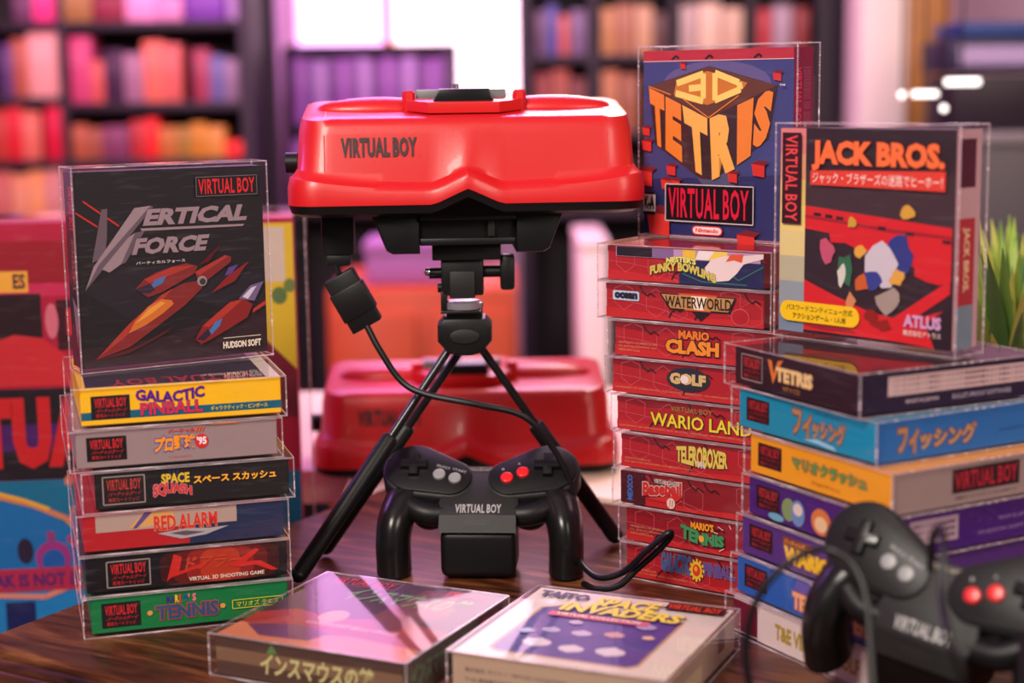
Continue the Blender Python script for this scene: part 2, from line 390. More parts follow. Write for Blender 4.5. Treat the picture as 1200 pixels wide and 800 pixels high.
def a_squash(p):
    badge(p, .04, .12, .25, .88, True, bg=ink(30, 22, 28), red=ink(190, 60, 50))
    for k in range(9): p.line('cover_print', [(.40, .6), (.40 + .07 * math.cos(R(10 + 20 * k)), .6 + .36 * math.sin(R(10 + 20 * k)))], .03, ink(50, 46, 110), 5.2)
    p.text('title_lettering', 'SPACE', .335, .58, .48, .86, ink(226, 190, 50), .04, outline=ink(20, 14, 20))
    p.text('title_lettering', 'SQUASH', .29, .14, .49, .6, ink(206, 54, 56), .06, shear=.02, outline=ink(236, 190, 200), ow=.02, warp=lambda x, y: (.29 + .2 * x, .16 + .1 * math.sin(x * 3.1) + (.42 - .12 * x) * y))
    p.text('title_lettering', 'スペース スカッシュ', .50, .52, .93, .74, ink(246, 190, 50), .03, outline=ink(220, 80, 30), ow=.02)
def a_redalarm(p):
    p.rect('cover_print', .52, 0, 1, 1, ink(28, 40, 76)); p.rect('cover_print', .06, .52, .76, .98, ink(176, 150, 140))
    p.poly('cover_print', [(.22, .58), (.46, .6), (.44, .98), (.30, .98)], ink(214, 160, 90)); p.poly('cover_print', [(.24, .56), (.26, .56), (.34, .98), (.30, .98)], ink(92, 70, 130))
    p.poly('cover_print', [(.36, .36), (.5, .44), (.62, .4), (.72, .42), (.6, .22), (.48, .16)], ink(170, 160, 165)); p.poly('cover_print', [(.42, .34), (.5, .38), (.6, .3), (.5, .24)], ink(90, 76, 90))
    p.text('title_lettering', 'RED ALARM', .345, .44, .66, .86, ink(214, 40, 36), .03, outline=ink(226, 170, 130), ow=.02)
def a_redalarm_jp(p):
    for k, (r_, c) in enumerate(((.30, (58, 12, 16)), (.24, (96, 20, 20)), (.17, (142, 30, 26)), (.10, (176, 50, 30)))): p.rrect('cover_print', .66 - r_, .02, min(.99, .66 + r_), .98, .08, .3, ink(*c))
    badge(p, .10, .12, .31, .84, True, bg=ink(14, 8, 16))
    p.poly('title_lettering', [(.39, .14), (.43, .90), (.47, .80), (.455, .40), (.60, .62), (.59, .50), (.41, .24)], ink(200, 36, 30))
    p.poly('title_lettering', [(.70, .42), (.84, .86), (.86, .80), (.79, .50), (.86, .50), (.95, .20), (.92, .18), (.84, .38), (.76, .36)], ink(200, 36, 30))
    p.text('title_lettering', 'ドアラー', .48, .40, .76, .78, ink(190, 60, 34), .03, shear=.05)
    p.text('title_lettering', 'VIRTUAL 3D SHOOTING GAME', .50, .10, .88, .21, CRM, .02)
def a_tennis(p):
    badge(p, .05, .14, .245, .84)
    for k, (ch, c) in enumerate(zip("MARIO'S", ((54, 44, 120), (54, 44, 120), (240, 190, 40), (226, 60, 40), (40, 90, 160), (230, 120, 140), (230, 120, 140)))):
        u = .375 + k * .022; p.text('title_lettering', ch, u, .68 if ch != "'" else .8, u + (.019 if ch not in "I'" else .008), .9, ink(*c), .05)
    p.text('title_lettering', 'TENNIS', .32, .22, .64, .64, ink(46, 76, 116), .05, outline=ink(190, 66, 36), ow=.035)
    for u in (.29, .66): p.ell('cover_print', u, .46, .014, .07, ink(226, 150, 80))
    p.frame('title_lettering', .71, .34, .97, .58, .025, ink(206, 200, 50), 5.2); p.text('title_lettering', 'マリオズ テニス', .73, .38, .95, .54, ink(206, 200, 50), .01)

S = {}
DL = .0273
LG = 'japanese and american game boxes in the left pile'
def lpile(lv, xy, carton, art, label, gap=(.0052, .003), side=None):
    ar = {'front': art}
    if side: ar['left'] = side
    return box_thing(label, (xy[0], xy[1] - .012, lv * DL), R(17), W0, W0, DL - .0003, carton, gap=gap, art=ar, gz=.0022, gzt=.0012)
lpile(0, (-.2769, 1.0328), ink(8, 116, 62), a_tennis, "green MARIO'S TENNIS game box, lowest in the left pile")
lpile(1, (-.2776, 1.0326), ink(16, 10, 18), a_redalarm_jp, 'black VIRTUAL 3D SHOOTING GAME box, second lowest in the left pile', (.004, .002))
lpile(2, (-.2778, 1.0325), ink(176, 24, 34), a_redalarm, 'red and navy RED ALARM game box in the left pile', (.004, .003))
lpile(3, (-.2735, 1.0338), ink(26, 20, 24), a_squash, 'black SPACE SQUASH game box sticking out of the left pile', (.008, .003), side=lambda p: p.rect('cover_print', 0, 0, 1, 1, ink(190, 60, 60)))
lpile(4, (-.2799, 1.0319), ink(150, 128, 130), a_grey, "mauve grey baseball '95 game box in the left pile", (.0045, .003))
def a_yellow_top(p):
    p.rect('back_print', .03, .04, .93, .96, ink(30, 22, 50)); p.text('back_print', VB, .88, .22, .16, .05, ink(190, 40, 60), .02)
    p.rect('back_print', .93, .0, 1, 1, ink(220, 205, 190)); p.text('small_print', 'HUDSON SOFT', .62, .22, .82, .16, CRM, .01)
r_ = box_thing('bright yellow GALACTIC PINBALL game box, top of the left pile under the dark boxed game', (-.2766, 1.0209, 5 * DL), R(17), W0, W0, DL - .0003, ink(244, 186, 20), gap=(.0052, .003), art={'front': a_yellow, 'top': a_yellow_top}, gz=.0022, gzt=.0012)

# --- upright dark box on the left pile
def a_vforce(p):
    def q(x, y): u = (x - 282) / 655; return (u, 1 - (y - (82 - .05 * (x - 282))) / 668)
    def pl(pts, m, part='cover_print'): p.poly(part, [q(*a) for a in pts], m)
    def tx(s, x0, y0, x1, y1, m, b=.02, **k): a, c = q(x0, y1), q(x1, y0); p.text('title_lettering', s, a[0], a[1], c[0], c[1], m, b, **k)
    p.rect('cover_print', 0, 0, 1, 1, ink(26, 20, 27))
    p.poly('cover_print', [(0, 0), (1, 0), (1, .3), (.45, .13), (0, .1)], ink(44, 24, 34)); p.poly('cover_print', [(.02, .4), (.3, .2), (.5, .35), (.9, .2), (1, .32), (1, .42), (.6, .5), (.2, .5)], ink(34, 28, 38))
    for (a, b, c, d) in ((308, 178, 425, 262), (280, 216, 352, 264)): p.line('cover_print', [q(a, b), q(c, d)], .008, ink(196, 40, 34))
    SV = ink(150, 128, 136); SD = ink(98, 82, 94)
    pl([(368, 206), (388, 202), (382, 300), (372, 368), (328, 386)], SD)
    pl([(480, 200), (536, 192), (350, 392), (300, 482), (332, 400)], SV, 'title_lettering'); pl([(536, 192), (545, 196), (360, 412), (300, 482), (350, 392)], SD, 'title_lettering')
    pl([(478, 285), (512, 278), (498, 300), (440, 388), (425, 392)], SD, 'title_lettering'); pl([(455, 300), (478, 285), (425, 392), (384, 420), (360, 408)], SV, 'title_lettering')
    tx('ERTICAL', 505, 186, 872, 262, SV, .05, shear=.35, outline=ink(56, 44, 54), ow=.02); tx('FORCE', 462, 292, 720, 362, SV, .05, shear=.35, outline=ink(56, 44, 54), ow=.02)
    pl([(496, 270), (866, 256), (860, 264), (500, 279)], SV, 'title_lettering')
    tx('バーティカルフォース', 476, 376, 648, 396, ink(226, 214, 214), .01)
    r1, r2, r3 = ink(128, 36, 38), ink(168, 52, 44), ink(84, 24, 30)
    pl([(322, 720), (440, 600), (560, 500), (640, 462), (690, 455), (704, 480), (640, 540), (540, 610), (440, 680)], r1); pl([(322, 720), (440, 600), (560, 500), (600, 480), (520, 560), (430, 640)], r2); pl([(322, 722), (480, 672), (600, 610), (560, 640), (440, 700)], r3)
    pl([(438, 632), (462, 590), (510, 540), (556, 516), (592, 520), (600, 534), (560, 566), (500, 604)], ink(206, 110, 40)); pl([(462, 600), (510, 550), (556, 524), (570, 530), (520, 566)], ink(232, 150, 60))
    pl([(468, 478), (500, 446), (540, 424), (600, 404), (650, 392), (690, 404), (676, 430), (620, 460), (560, 492), (510, 508)], r1); pl([(500, 446), (600, 404), (680, 400), (600, 430), (520, 460)], r2); pl([(520, 470), (540, 446), (578, 436), (562, 462), (530, 476)], ink(70, 110, 170))
    pl([(470, 478), (520, 460), (536, 482), (512, 496), (480, 490)], ink(48, 34, 54))
    pl([(678, 424), (790, 366), (812, 372), (810, 390), (710, 462), (690, 458)], r1); pl([(678, 424), (790, 366), (800, 372), (694, 436)], r2); p.ell('cover_print', *q(703, 456), .027, .027, ink(150, 136, 136)); p.ell('cover_print', *q(705, 458), .017, .017, ink(60, 48, 52))
    pl([(690, 400), (780, 322), (730, 388)], r3); pl([(732, 500), (800, 436), (876, 388), (820, 460)], r1); pl([(784, 440), (800, 410), (836, 400), (810, 432)], ink(84, 66, 130))
    pl([(670, 662), (696, 616), (750, 572), (800, 534), (850, 522), (884, 544), (862, 590), (790, 630), (726, 664), (690, 680)], r1); pl([(696, 616), (800, 534), (850, 524), (780, 580), (720, 620)], r2); pl([(716, 640), (742, 604), (770, 590), (760, 616), (730, 646)], ink(70, 110, 170)); pl([(674, 662), (716, 626), (726, 644), (700, 668)], ink(48, 34, 54))
    pl([(832, 522), (876, 476), (926, 462), (890, 532)], ink(110, 90, 130)); pl([(846, 516), (880, 484), (900, 478), (866, 524)], ink(200, 190, 210)); pl([(884, 560), (932, 530), (932, 545), (880, 575)], r2)
    p.rect('platform_badge', .63, .852, .965, .952, ink(30, 22, 28)); p.frame('platform_badge', .63, .852, .965, .952, .003, ink(120, 105, 112)); p.text('platform_badge', VB, .642, .862, .952, .942, RD, .02)
    p.line('small_print', [q(770, 662), q(908, 655)], .003, CRM); a_, c_ = q(768, 700), q(908, 668); p.text('small_print', 'HUDSON SOFT', a_[0], a_[1], c_[0], c_[1], CRM, .04)
def a_vside(p):
    p.rect('cover_print', 0, 0, 1, 1, ink(38, 24, 30)); p.vtext('side_lettering', VB, .35, .70, .75, .93, RD, .02); p.vtext('side_lettering', 'バーティカルフォース', .4, .40, .7, .66, ink(200, 120, 80), .02)
    p.poly('side_lettering', [(.3, .36), (.8, .30), (.6, .10)], ink(140, 110, 120))
box_thing('upright dark VERTICAL FORCE game box standing on the left pile', (-.2827, 1.072, 6 * DL), R(30.9), W0, .0265, .1354, ink(26, 20, 27), art={'front': a_vforce, 'left': a_vside}, gap=(.002, .0032), gz=.003, gzt=.0035)

# --- spines of the middle pile (red cartons)
def crackle(p, seed=0, dark=False):
    rnd = random.Random(seed); pk = ink(216, 90, 104); bk = ink(58, 14, 22)
    p.poly('cover_print', [(0, 0), (1, 0), (1, .25), (.5, .12), (0, .3)], ink(196, 36, 40)); p.poly('cover_print', [(0, 1), (1, 1), (1, .8), (.6, .9), (.2, .74), (0, .84)], ink(132, 18, 30))
    for c, dv in ((.12, .15), (.33, .0), (.47, -.1), (.8, .2), (.93, -.15)):
        P = [(c + .07 * math.cos(R(a)), .5 + dv + .42 * math.sin(R(a))) for a in (30, 90, 150, 210, 270, 330, 390)]; P = [(u, min(.98, max(.02, v))) for u, v in P]
        p.line('cover_print', P, .014, pk, 5.6)
    p.line('cover_print', [(0, .55), (.15, .5), (.35, .35), (.6, .02)], .014, pk, 5.6); p.ell('cover_print', .86, .28, .055, .24, pk, 24); p.ell('cover_print', .86, .28, .051, .22, ink(176, 26, 36), 24)
    for c in (.2, .44, .56, .9):
        c += rnd.uniform(-.03, .03); v = rnd.choice((.98, .1)); s = -1 if v > .5 else 1
        p.line('cover_print', [(c, v), (c + .02, v + s * .18), (c + .05, v + s * .28), (c + .07, v + s * .2), (c + .10, v + s * .30)], .05, bk, 5.6)
def smallp(p, lines=3, u1=.28, v0=.14):
    T = ['NINTENDO OF AMERICA INC.', 'P.O. BOX 957, REDMOND, WA', '98073-0957 U.S.A.']
    if lines == 1: p.text('small_print', 'NINTENDO OF AMERICA INC., P.O. BOX 957, REDMOND, WA 98073-0957 U.S.A.', .02, v0, u1, v0 + .06, ink(228, 150, 110))
    else:
        for k in range(lines): p.text('small_print', T[k] if lines == 3 else ('NINTENDO OF AMERICA INC.', 'P.O. BOX 957, REDMOND, WA 98073-0957 U.S.A.')[k], .03, v0 + (lines - 1 - k) * .11, (.03 + (u1 - .03) * (1, .95, .55)[k]) if lines == 3 else (.2 if k == 0 else u1), v0 + .06 + (lines - 1 - k) * .11, ink(228, 150, 110))
def b_nester(p):
    crackle(p, 1); p.rect('cover_print', .475, 0, 1, .72, ink(30, 36, 84)); p.rect('cover_print', .06, .7, .98, .985, ink(190, 150, 190)); p.rect('cover_print', .065, .71, .30, .98, ink(26, 20, 30))
    p.rect('cover_print', .30, .71, .44, .98, ink(130, 100, 150)); p.rect('cover_print', .50, .72, .58, .98, ink(236, 190, 60)); p.rect('cover_print', .66, .72, .78, .98, ink(240, 205, 90)); p.poly('cover_print', [(.58, .72), (.66, .72), (.70, .98), (.60, .98)], ink(240, 225, 225))
    p.line('cover_print', [(.75, .5), (.85, .2), (1, .62)], .03, ink(50, 120, 96), 5.6); p.line('cover_print', [(.5, .3), (.62, .1), (.9, .08)], .03, ink(50, 120, 96), 5.6)
    p.poly('cover_print', [(.64, .5), (.68, .74), (.76, .86), (.88, .90), (1, .98), (1, .84), (.88, .66), (.84, .4), (.79, .18), (.70, .12), (.655, .3)], ink(238, 214, 214))
    p.poly('cover_print', [(.77, .7), (.80, .92), (.88, .94), (.87, .7), (.82, .76)], ink(226, 84, 50))
    p.text('title_lettering', "NESTER'S", .395, .54, .585, .76, ink(230, 224, 120), .05, outline=ink(150, 110, 40), warp=lambda x, y: (.395 + .19 * x, .56 + .06 * math.sin(3.1 * x) + .17 * y))
    p.text('title_lettering', 'FUNKY BOWLING', .29, .2, .72, .6, ink(212, 196, 90), .05, outline=ink(120, 100, 40), warp=lambda x, y: (.29 + .42 * x, .20 + .20 * math.sin(3.4 * x) - .08 * x + .26 * y))
def b_water(p):
    crackle(p, 2); p.rrect('maker_badge', .05, .52, .225, .80, .01, .05, ink(200, 206, 220)); p.text('maker_badge', 'ocean', .063, .57, .212, .75, BK, .06, outline=ink(90, 130, 190), ow=.05)
    p.poly('title_lettering', [(.355, .82), (.84, .82), (.80, .36), (.42, .36)], BK); p.poly('title_lettering', [(.48, .84), (.72, .84), (.68, .36), (.52, .36)], ink(216, 90, 40)); p.poly('title_lettering', [(.37, .79), (.825, .79), (.79, .40), (.43, .40)], ink(190, 140, 80)); p.poly('title_lettering', [(.56, .36), (.68, .36), (.62, .08)], BK)
    p.poly('title_lettering', [(.56, .79), (.66, .79), (.64, .4), (.58, .4)], ink(250, 226, 200)); p.text('title_lettering', 'WATERWORLD', .395, .43, .81, .76, ink(30, 18, 22), .02)
def b_clash(p):
    crackle(p, 3); smallp(p); p.text('title_lettering', 'MARIO', .41, .64, .60, .90, ink(236, 120, 34), .05, outline=BK, ow=.05); p.text('title_lettering', 'CLASH', .33, .20, .66, .62, ink(240, 140, 40), .06, outline=BK, ow=.05)
def b_golf(p):
    crackle(p, 4); smallp(p, 1, .8, .13); p.ell('title_lettering', .49, .58, .135, .35, ink(34, 40, 54)); p.text('title_lettering', 'GOLF', .375, .42, .60, .76, ink(216, 180, 120), .07, outline=BK); p.ell('title_lettering', .468, .58, .025, .12, ink(240, 220, 220))
def b_wario(p):
    p.ut = (.984, -.016); crackle(p, 5); smallp(p, 1, .8, .10); p.text('title_lettering', VB, .37, .72, .63, .88, ink(160, 128, 50), .01); p.text('title_lettering', 'WARIO LAND', .24, .24, .87, .64, ink(240, 214, 50), .02, outline=ink(70, 30, 14), ow=.035)
def b_tele(p):
    p.ut = (.845, .035); crackle(p, 6); smallp(p, 2, .46); p.text('title_lettering', 'TELEROBOXER', .38, .3, .74, .8, ink(226, 200, 90), .05, outline=ink(90, 50, 20), warp=lambda x, y: (.385 + .375 * x, .60 + (y - .5) * (.46 + .26 * (1 - abs(2 * x - 1)) * 0 + .16 * math.sin(3.14 * x)) - .02 * x)); p.text('title_lettering', 'VR', .53, .26, .60, .46, ink(216, 205, 205), .03)
def b_base(p):
    p.ut = (.79, .015); p.rect('cover_print', 0, 0, 1, 1, ink(140, 24, 34)); crackle(p, 7); p.rect('cover_print', 0, .02, .16, .98, ink(76, 20, 32)); p.vtext('maker_badge', 'MEXICO', .045, .12, .08, .88, ink(50, 120, 200), .03, down=False)
    p.text('title_lettering', 'Baseball', .17, .34, .50, .80, ink(206, 44, 44), .05, shear=.02, outline=ink(226, 205, 200), ow=.04, warp=lambda x, y: (.165 + .32 * x, .30 + .2 * x * (1 - .3 * x) + .42 * y)); p.poly('title_lettering', [(.18, .24), (.50, .50), (.45, .28), (.36, .20)], ink(206, 44, 44))
    p.text('title_lettering', 'VIRTUAL LEAGUE', .26, .74, .47, .88, ink(200, 190, 180), .04); p.ell('title_lettering', .40, .2, .034, .16, ink(230, 205, 190)); p.line('title_lettering', [(.39, .1), (.395, .3)], .03, RD, 5.6); p.line('title_lettering', [(.41, .1), (.415, .3)], .03, RD, 5.6)
def b_tennis(p):
    p.ut = (.818, -.055); p.rect('cover_print', 0, 0, 1, 1, ink(150, 18, 36)); crackle(p, 8); smallp(p, 3, .3, .2)
    for k in range(14): a_ = R(k * 26); p.line('cover_print', [(.7 + .12 * math.cos(a_), .5 + .34 * math.sin(a_)), (.7 + .17 * math.cos(a_), .5 + .46 * math.sin(a_))], .03, ink(240, 190, 180), 5.6)
    p.text('title_lettering', "MARIO'S", .585, .66, .76, .90, ink(240, 150, 40), .05, outline=BK); p.text('title_lettering', 'TENNIS', .52, .22, .85, .66, ink(70, 140, 90), .06, outline=ink(20, 60, 40), ow=.03, warp=lambda x, y: (.51 + .33 * x, .26 + .08 * abs(2 * x - 1) - .08 * x + .34 * y + .1 * (1 - x) * (y))); p.ell('title_lettering', .668, .42, .02, .1, ink(240, 160, 60))
def b_pinball(p):
    p.ut = (.667, .043); crackle(p, 9); smallp(p, 2, .45, .12)
    p.text('title_lettering', 'GALACTIC', .28, .36, .56, .92, ink(80, 90, 160), .04, outline=ink(40, 130, 140), ow=.03); p.text('title_lettering', 'PINBALL', .68, .44, .97, .82, ink(110, 70, 140), .04, outline=ink(60, 120, 170), ow=.03)
    for k in range(12): p.ell('title_lettering', .62 + .06 * math.cos(R(30 * k)), .56 + .3 * math.sin(R(30 * k)), .009, .05, ink(230, 190, 60))
    p.ell('title_lettering', .62, .56, .052, .27, ink(226, 180, 50)); p.ell('title_lettering', .62, .56, .036, .18, ink(206, 60, 34)); p.ell('title_lettering', .615, .6, .016, .08, ink(240, 150, 60))

DM = .02646
mid = [((.0752, 1.1428), b_pinball, 'red GALACTIC PINBALL game box, lowest in the middle pile', (.004, .004)),
       ((.0741, 1.1436), b_tennis, "dark red MARIO'S TENNIS game box behind the looped cord in the middle pile", (.0055, .004)),
       ((.0699, 1.1467), b_base, 'dark red Baseball game box with blue MEXICO lettering in the middle pile', (.0065, .004)),
       ((.0711, 1.1457), b_tele, 'red TELEROBOXER game box in the middle pile', (.005, .004)),
       ((.0692, 1.1471), b_wario, 'red WARIO LAND game box in the middle pile', (.004, .004)),
       ((.065, 1.1502), b_golf, 'red GOLF game box with dark oval title in the middle pile', (.0055, .004)),
       ((.0672, 1.1486), b_clash, 'red MARIO CLASH game box in the middle pile', (.005, .004)),
       ((.0605, 1.1534), b_water, 'red WATERWORLD game box with ocean badge in the middle pile', (.006, .006)),
       ((.0606, 1.1534), b_nester, 'red and navy FUNKY BOWLING game box, top of the middle pile', (.0075, .006))]
for lv, (xy, art, lab, gp) in enumerate(mid):
    box_thing(lab, (*xy, lv * DM), R(-36), W0, W0, DM - .0002, ink(176, 26, 36), gap=gp, art={'front': art}, gz=.0014, gzt=.0012)

def a_tetris(p):
    def q(x, y): return ((x - 188) / 566, 1 - (y - (98 - .032 * (x - 188))) / (652 + .06 * (x - 188)))
    def pl(pts, m, part='cover_print'): p.poly(part, [q(*a) for a in pts], m)
    p.rect('cover_print', 0, 0, 1, 1, ink(58, 66, 124)); p.poly('cover_print', [(0, .3), (1, .35), (1, 0), (0, 0)], ink(34, 42, 100)); p.ell('cover_print', .5, .82, .36, .12, ink(96, 88, 140)); p.ell('cover_print', .52, .33, .14, .07, ink(84, 84, 120))
    p.rect('cover_print', 0, .945, 1, 1, ink(182, 44, 60)); p.line('cover_print', [(0, .943), (1, .943)], .004, ink(230, 190, 190))
    for u in (.2, .43, .75): p.line('cover_print', [(u, .95), (u + .03, .97), (u + .05, .955)], .012, BK)
    o1, o2, o3, dk = ink(236, 130, 44), ink(250, 180, 84), ink(196, 90, 34), ink(58, 34, 40)
    pl([(208, 222), (447, 148), (699, 213), (668, 402), (470, 548), (415, 548), (236, 428)], dk)
    pl([(212, 222), (447, 150), (697, 213), (447, 330)], ink(96, 54, 40)); pl([(320, 205), (440, 165), (590, 205), (560, 245), (440, 285), (310, 250)], ink(206, 120, 40))
    g = ink(255, 214, 110)
    for P in ([(322, 210), (425, 175)], [(425, 175), (425, 262)], [(318, 245), (425, 272)], [(370, 228), (425, 222)], [(470, 172), (470, 268)], [(470, 172), (560, 205)], [(560, 205), (566, 228)], [(566, 228), (470, 268)]): p.line('title_lettering', [q(*a) for a in P], .035, g)
    p.line('cover_print', [q(300, 250), q(212, 222)], .006, o1); p.line('cover_print', [q(345, 262), q(447, 330), q(560, 250)], .006, o1)
    def T(ch, tl, tr, br, bl, m): p.text('title_lettering', ch, 0, 0, 1, 1, m, .075, warp=quadwarp(q(*tl), q(*tr), q(*br), q(*bl)))
    T('T', (213, 226), (274, 252), (278, 448), (232, 424), o1); T('E', (280, 256), (342, 284), (346, 492), (280, 446), o1); T('T', (346, 286), (443, 332), (446, 548), (376, 510), o2)
    T('R', (452, 332), (552, 288), (548, 510), (462, 552), o2); T('I', (556, 284), (616, 256), (606, 462), (556, 496), o1); T('S', (622, 252), (694, 218), (668, 408), (612, 444), o1)
    rr, rs = ink(206, 50, 46), ink(120, 34, 44)
    for x, y, s in ((704, 178, 20), (352, 146, 14), (208, 378, 20), (212, 428, 26), (208, 540, 40), (310, 515, 24), (290, 566, 26), (328, 566, 24), (548, 536, 24), (645, 505, 32), (270, 700, 60), (605, 765, 44)):
        pl([(x - s, y - s * .5), (x + s * .5, y - s * .3), (x + s * .5, y + s), (x - s * .8, y + s * .8)], rr); pl([(x - s, y - s * .5), (x - s * .2, y - s * .9), (x + s, y - s * .7), (x + s * .5, y - s * .3)], rs)
    a_, b_ = q(286, 700), q(622, 572); p.rect('platform_badge', a_[0], a_[1], b_[0], b_[1], ink(26, 14, 24)); p.frame('platform_badge', a_[0], a_[1], b_[0], b_[1], .006, ink(206, 190, 196)); a_, b_ = q(298, 688), q(606, 584); p.text('platform_badge', VB, a_[0], a_[1], b_[0], b_[1], ink(214, 28, 60), .02)
    a_, b_ = q(392, 748), q(508, 718); p.rrect('maker_badge', a_[0], a_[1], b_[0], b_[1], .03, .022, ink(214, 60, 60)); p.rrect('maker_badge', a_[0] + .007, a_[1] + .006, b_[0] - .007, b_[1] - .006, .025, .017, ink(240, 215, 215)); p.text('maker_badge', 'Nintendo', a_[0] + .025, a_[1] + .013, b_[0] - .025, b_[1] - .012, ink(214, 60, 60), .04)
    a_, b_ = q(198, 680), q(247, 600); p.rect('rating_badge', a_[0], a_[1], b_[0], b_[1], ink(216, 210, 214)); p.text('rating_badge', 'K-A', a_[0] + .008, a_[1] + .03, b_[0] - .008, b_[1] - .02, BK, .05); p.rect('rating_badge', a_[0], a_[1], b_[0], a_[1] + .018, BK); p.rect('rating_badge', a_[0], b_[1] - .012, b_[0], b_[1], BK)
    p.text('small_print', 'TM', .93, .805, .965, .815, CRM, .02)
def a_tside(p):
    p.rect('cover_print', 0, 0, 1, 1, ink(140, 24, 66)); p.vtext('side_lettering', VB + '  3D TETRIS', .1, .35, .4, .9, ink(230, 60, 90), .02)
    for k in range(5): p.vtext('side_lettering', 'NINTENDO OF AMERICA INC. REDMOND', .52 + .07 * k, .3, .55 + .07 * k, .9, ink(210, 130, 160))
box_thing('upright blue 3D TETRIS game box standing on the middle pile', (.0934, 1.2027, 9 * DM), R(-43.4), W0, .0265, .1354, ink(40, 48, 104), gap=(.0035, .004), art={'front': a_tetris, 'right': a_tside}, gz=.002, gzt=.0035)

# --- right pile
def rb(p): badge(p, .06, .22, .24, .84, bg=ink(40, 12, 24), red=ink(196, 40, 46))
def c_vtetris(p):
    badge(p, .06, .18, .24, .84, True, bg=ink(46, 16, 26), red=ink(206, 50, 46)); p.poly('title_lettering', [(.29, .86), (.335, .24), (.40, .80), (.42, .92), (.375, .86), (.34, .52), (.325, .84)], ink(226, 120, 50))
    p.text('title_lettering', 'TETRIS', .36, .34, .66, .72, ink(240, 205, 140), .06, outline=ink(140, 70, 40), ow=.03); p.text('title_lettering', 'Vテトリス', .42, .12, .56, .26, ink(190, 130, 70), .02)
def c_vtetris_r(p):
    p.rect('cover_print', 0, 0, 1, 1, ink(30, 16, 46)); p.rect('side_label', .16, .38, .98, .86, ink(200, 168, 168))
    for k in range(3): p.text('side_label', 'バーチャルボーイ専用カートリッジ 取扱説明書をよくお読みください', .19, .44 + .14 * k, .95, .52 + .14 * k, ink(110, 80, 90), .01)
    p.text('side_lettering', 'MADE IN JAPAN', .26, .14, .44, .26, ink(190, 170, 180), .02); p.text('side_lettering', 'BULLET-PROOF SOFTWARE', .52, .14, .86, .26, ink(170, 160, 180), .01)
def fishing(p, u0, u1, u2, v0=.16, v1=.86):
    p.text('title_lettering', 'フィ', u0, v0, u1, v1, ink(176, 130, 90), .05, outline=ink(110, 62, 60), ow=.05); p.text('title_lettering', 'ッシング', u1 + .005, v0 + .04, u2, v1 - .1, ink(180, 136, 90), .06, outline=ink(90, 66, 110), ow=.06)
def c_fish(p): rb(p); fishing(p, .42, .56, .80); p.poly('title_lettering', [(.5, .12), (.6, .22), (.72, .14), (.74, .04), (.6, .1)], ink(150, 200, 225)); p.text('title_lettering', 'バーチャル', .58, .82, .76, .92, ink(40, 80, 130), .02)
def c_fish_r(p): p.rect('cover_print', 0, 0, 1, 1, ink(30, 100, 170)); fishing(p, .12, .24, .58, .14, .8); p.text('side_lettering', 'バーチャル フィッシング', .72, .34, .98, .44, ink(20, 60, 120), .01)
def c_orange(p): rb(p); p.text('title_lettering', 'マリオクラッシュ', .32, .40, .84, .76, ink(100, 140, 70), .08, outline=ink(206, 110, 60), ow=.05); p.text('title_lettering', 'マリオクラッシュ', .46, .16, .66, .26, ink(170, 90, 20), .02)
def c_orange_r(p):
    p.rect('cover_print', 0, 0, 1, 1, ink(150, 126, 124)); p.rect('platform_badge', .34, .28, .74, .88, ink(40, 12, 24)); p.text('platform_badge', VB, .355, .36, .725, .80, ink(186, 28, 50), .02); p.text('side_lettering', '専用カートリッジ バーチャルボーイ', .36, .12, .72, .2, ink(70, 50, 60), .01)
def c_panic(p):
    rb(p)
    # plain patches of colour stand where the carton carries drawn figures
    for u, v, ru, rv, c in ((.31, .44, .05, .3, (130, 150, 96)), (.38, .42, .05, .34, (110, 140, 190)), (.38, .52, .035, .16, (222, 206, 196)), (.55, .40, .07, .34, (214, 120, 60)), (.55, .34, .045, .2, (232, 196, 150)), (.22, .14, .06, .1, (110, 170, 200))): p.ell('cover_print', u, v, ru, rv, ink(*c))
    p.text('title_lettering', 'ぱにボン', .70, .2, .95, .6, ink(196, 60, 84), .06, outline=ink(220, 190, 206), ow=.05); p.text('title_lettering', 'とびだせ!', .72, .64, .92, .82, ink(220, 200, 214), .05)
def c_panic_r(p):
    p.rect('cover_print', 0, 0, 1, 1, ink(64, 20, 110)); p.rect('side_label', .12, .24, .40, .86, ink(176, 148, 160))
    for k in range(3): p.text('side_label', '専用カートリッジ 取扱説明書', .14, .34 + .16 * k, .38, .44 + .16 * k, ink(90, 60, 90), .01)
    p.text('side_lettering', 'MADE IN JAPAN', .64, .5, .84, .62, ink(140, 110, 170), .02); p.text('side_lettering', 'HUDSON SOFT CO., LTD.', .52, .22, .98, .34, ink(140, 110, 170), .02)
def c_wario(p): rb(p); p.rect('title_lettering', .32, .62, .54, .84, ink(130, 66, 30)); p.text('title_lettering', 'バーチャルボーイ', .33, .65, .53, .80, ink(226, 150, 60), .03); p.text('title_lettering', 'WARIOLAND', .33, .16, .92, .62, ink(240, 190, 40), .08, outline=ink(150, 80, 30), ow=.03); p.poly('cover_print', [(.86, .0), (1, 0), (1, .8), (.92, .6)], ink(150, 110, 170))
def c_tele(p): rb(p); p.poly('cover_print', [(.44, .2), (.46, .95), (1, .95), (1, .1)], ink(96, 90, 170)); p.poly('cover_print', [(.56, .98), (.9, .98), (.9, .6), (.62, .66)], ink(216, 200, 160)); p.text('title_lettering', 'TELEROBOXER', .44, .16, .97, .62, ink(240, 180, 130), .06, outline=ink(210, 80, 50), ow=.05)
